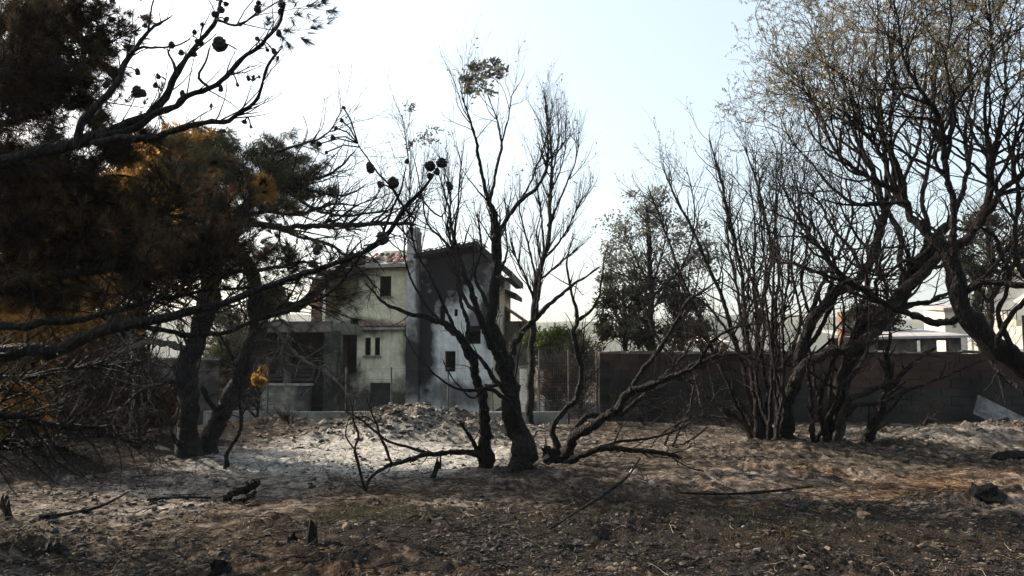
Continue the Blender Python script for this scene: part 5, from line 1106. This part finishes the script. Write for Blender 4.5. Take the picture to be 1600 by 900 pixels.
lying('burnt_branch', 'low black branch lying across the ash left of the propped log', 'branch', [(230, 781, 4), (280, 777, 4), (330, 778, 3)], M['char'], LG)
lying('burnt_branch', 'long dark branch sloping across the black patch right of centre', 'branch', [(860, 826, 4), (900, 800, 4, .04), (940, 775, 5, .08), (980, 745, 4, .2), (1000, 716, 3, .3)], M['char'], LG)
lying('burnt_branch', 'straight dry branch lying in the dark right foreground', 'branch', [(1160, 812, 3), (1200, 821, 4), (1250, 834, 4), (1300, 846, 3)], M['charlight'], LG)
lying('burnt_branch', 'curved black branch lying right of the twin trunks', 'branch', [(1400, 705, 3), (1430, 694, 4, .06), (1450, 692, 4, .08), (1466, 708, 3)], M['char'], LG)
lying('burnt_branch', 'thin black branch lying over the pale ash before the forked shrub', 'branch', [(1060, 770, 3), (1130, 772, 4), (1200, 768, 4), (1270, 760, 3)], M['char'], LG)
lying('burnt_branch', 'pale broken branch lying near the wall at far right', 'branch', [(1526, 672, 4), (1550, 664, 6, .06), (1580, 654, 7, .15), (1612, 648, 7, .2)], M['charlight'], LG)
lying('burnt_plank', 'dark charred plank at the right edge of the clearing', 'plank', [(1555, 716, 16), (1590, 713, 18), (1640, 715, 18)], M['char'], LG, sides=4)
lying('burnt_branch', 'grey branch lying on the ash beneath the leaning shrub limbs', 'branch', [(1100, 735, 2.5), (1120, 752, 3), (1150, 765, 2)], M['ashwood'], LG)
def stump(label, px, py, w_, h_, m, lean=0):
    Y = CAMZ * F / (py - 560); p = at(px, py, Y); g = ground(p[0], p[1]); k = Y / F; n = 9; V = []; a_ = np.arange(n) * 2 * math.pi / n + rng.normal(0, .15, 9)
    for j, (f, r_) in enumerate(((-.3, .5), (0, .47), (.35, .42), (.7, .36))):
        for i in range(n): rr = w_ * k * r_ * (1 + .24 * rng.normal()); V.append((rr * math.cos(a_[i]) + lean * f * h_ * k, rr * math.sin(a_[i]), h_ * k * f + (h_ * k * .7 * (rng.random() - .3) if j == 3 else 0)))
    V.append((lean * h_ * k, 0, h_ * k * .45)); q = [(j * n + i, j * n + (i + 1) % n, (j + 1) * n + (i + 1) % n, (j + 1) * n + i) for j in range(3) for i in range(n)]
    tr = [(3 * n + i, 3 * n + (i + 1) % n, 4 * n) for i in range(n)]
    o = mk('burnt_stump', V, q, tr, m); o.location = (p[0], p[1], g); tag(o, label, 'stump', 'burnt stumps in the clearing')
stump('low flat burnt stump near the bottom left corner', 85, 860, 32, 14, M['char'])
stump('small pointed black stump left of centre in the foreground', 486, 848, 22, 40, M['char'], .1)
stump('squat black stump beside the pointed one', 455, 848, 22, 18, M['char'])
stump('jagged low stump below the propped log', 342, 876, 36, 16, M['char'])
stump('leaning black stub below the arching low limb', 676, 744, 10, 30, M['char'], .45)
stump('broad hollow burnt stump at the right side of the clearing', 1545, 786, 52, 20, M['char'])
stump('small burnt stump at the far left edge', 12, 800, 14, 36, M['char'], -.2)
stump('low broken stump right of the central trunk base', 862, 724, 26, 26, M['char'])
for i, (px, py, lb) in enumerate(((1010, 668, 'low burnt brush at the wall foot behind the leaning shrub'), (1070, 672, 'low burnt brush at the wall foot left of the many stemmed shrub'), (1440, 668, 'low burnt brush at the wall foot right of the leaning sapling'), (1130, 668, 'small burnt brush at the wall foot behind the many stemmed shrub'), (690, 668, 'low burnt brush by the kerb wall right of the rubble heap'), (455, 672, 'low burnt brush by the kerb wall below the annex'))):
    t = Tree('burnt_brush', lb, 'brush', px, py, None, 'low burnt brush along the walls')
    for k in range(6):
        a_ = rng.uniform(-1, 1); t.limb([(px + a_ * 3, py, 3), (px + a_ * 16, py - rng.uniform(6, 16), 2.4), (px + a_ * 36 + rng.uniform(-6, 6), py - rng.uniform(10, 44), 1.2)], M['red'] if k % 2 else M['charlight'], 'stem', dy=0, dy1=rng.uniform(-.4, .4))
    P, Rr = t.arr(); a = grow(P, Rr, 46, (.2, .7), (25, 70), .03, .22, 6, .6, .01, .004); t.twigs([a, grow(a[0], a[1], 120, (.1, .3), (30, 60), 0, .2, 4)], M['twig'])
# larger single stones
SP = [(1258, 794, 14, 'reddish stone lying alone in the right foreground'), (1182, 846, 12, 'pale round pebble in the right foreground'), (1350, 800, 22, 'brown boulder half sunk left of the hollow stump'), (1455, 842, 34, 'flat brown boulder in the bottom right corner'), (660, 795, 14, 'dark clod beside the burnt grass patch'), (540, 822, 16, 'earth lump right of the pointed stump'), (920, 712, 12, 'pale stone under the leaning shrub limbs'), (990, 738, 16, 'pale stone on the ash before the leaning shrub'), (1020, 752, 14, 'grey stone right of the pale one on the ash'), (255, 704, 16, 'grey lump at the foot of the forked pine'), (140, 742, 16, 'tan lump on the shaded bank at the left'), (235, 738, 18, 'tan clod on the sunlit ground left of the pine'), (1480, 656, 18, 'rounded pale boulder by the block wall'), (1518, 652, 20, 'larger pale boulder next to the tilted board'), (505, 648 + 30, 16, 'pale rubble lump left of the heap'), (590, 662, 22, 'largest pale lump on top of the rubble heap'), (700, 676, 18, 'grey lump on the right flank of the rubble heap'), (1430, 738, 16, 'dark lump on the bank right of the twin trunks'), (1560, 745, 20, 'tan lump near the dark plank'), (820, 800, 12, 'small grey lump in the dark centre foreground')]
for i, (px, py, w_, lb) in enumerate(SP):
    Y = CAMZ * F / (py - 560); p = at(px, py, Y); k = Y / F; V, Fc = clod_mesh(40 + i, None)
    # subdivide once for a rounder, still irregular shape
    V = list(V); fc = []; cache = {}
    def mid(a_, b_):
        key = (min(a_, b_), max(a_, b_))
        if key not in cache: V.append((np.array(V[a_]) + np.array(V[b_])) * .5 * (1.12 + .08 * rng.normal())); cache[key] = len(V) - 1
        return cache[key]
    for a_, b_, c_ in Fc:
        x_, y_, z_ = mid(a_, b_), mid(b_, c_), mid(c_, a_); fc += [(a_, x_, z_), (b_, y_, x_), (c_, z_, y_), (x_, y_, z_)]
    V = np.array(V) * w_ * k * .55 * np.array((1, .9, .6)); g = ground(p[0], p[1])
    o = mk('stone', V, None, fc, M['clod'] if any(w in lb for w in ('brown', 'dark', 'earth', 'tan', 'reddish')) else M['stone']); o.location = (p[0], p[1], g + w_ * k * .1); o.rotation_euler = (0, 0, i)
    tag(o, lb, 'stone', 'single stones and lumps')
# tilted board against the wall at the far right
p = at(1562, 656, 21.2); o = MB().box(-.62, .62, -.02, .02, -.4, .4, .01).build('tilted_board', M['board']); o.location = (p[0], 21.2, .28); o.rotation_euler = (R(-50), R(28), R(-20)); tag(o, 'tilted pale grey board lying by the wall at far right', 'board')
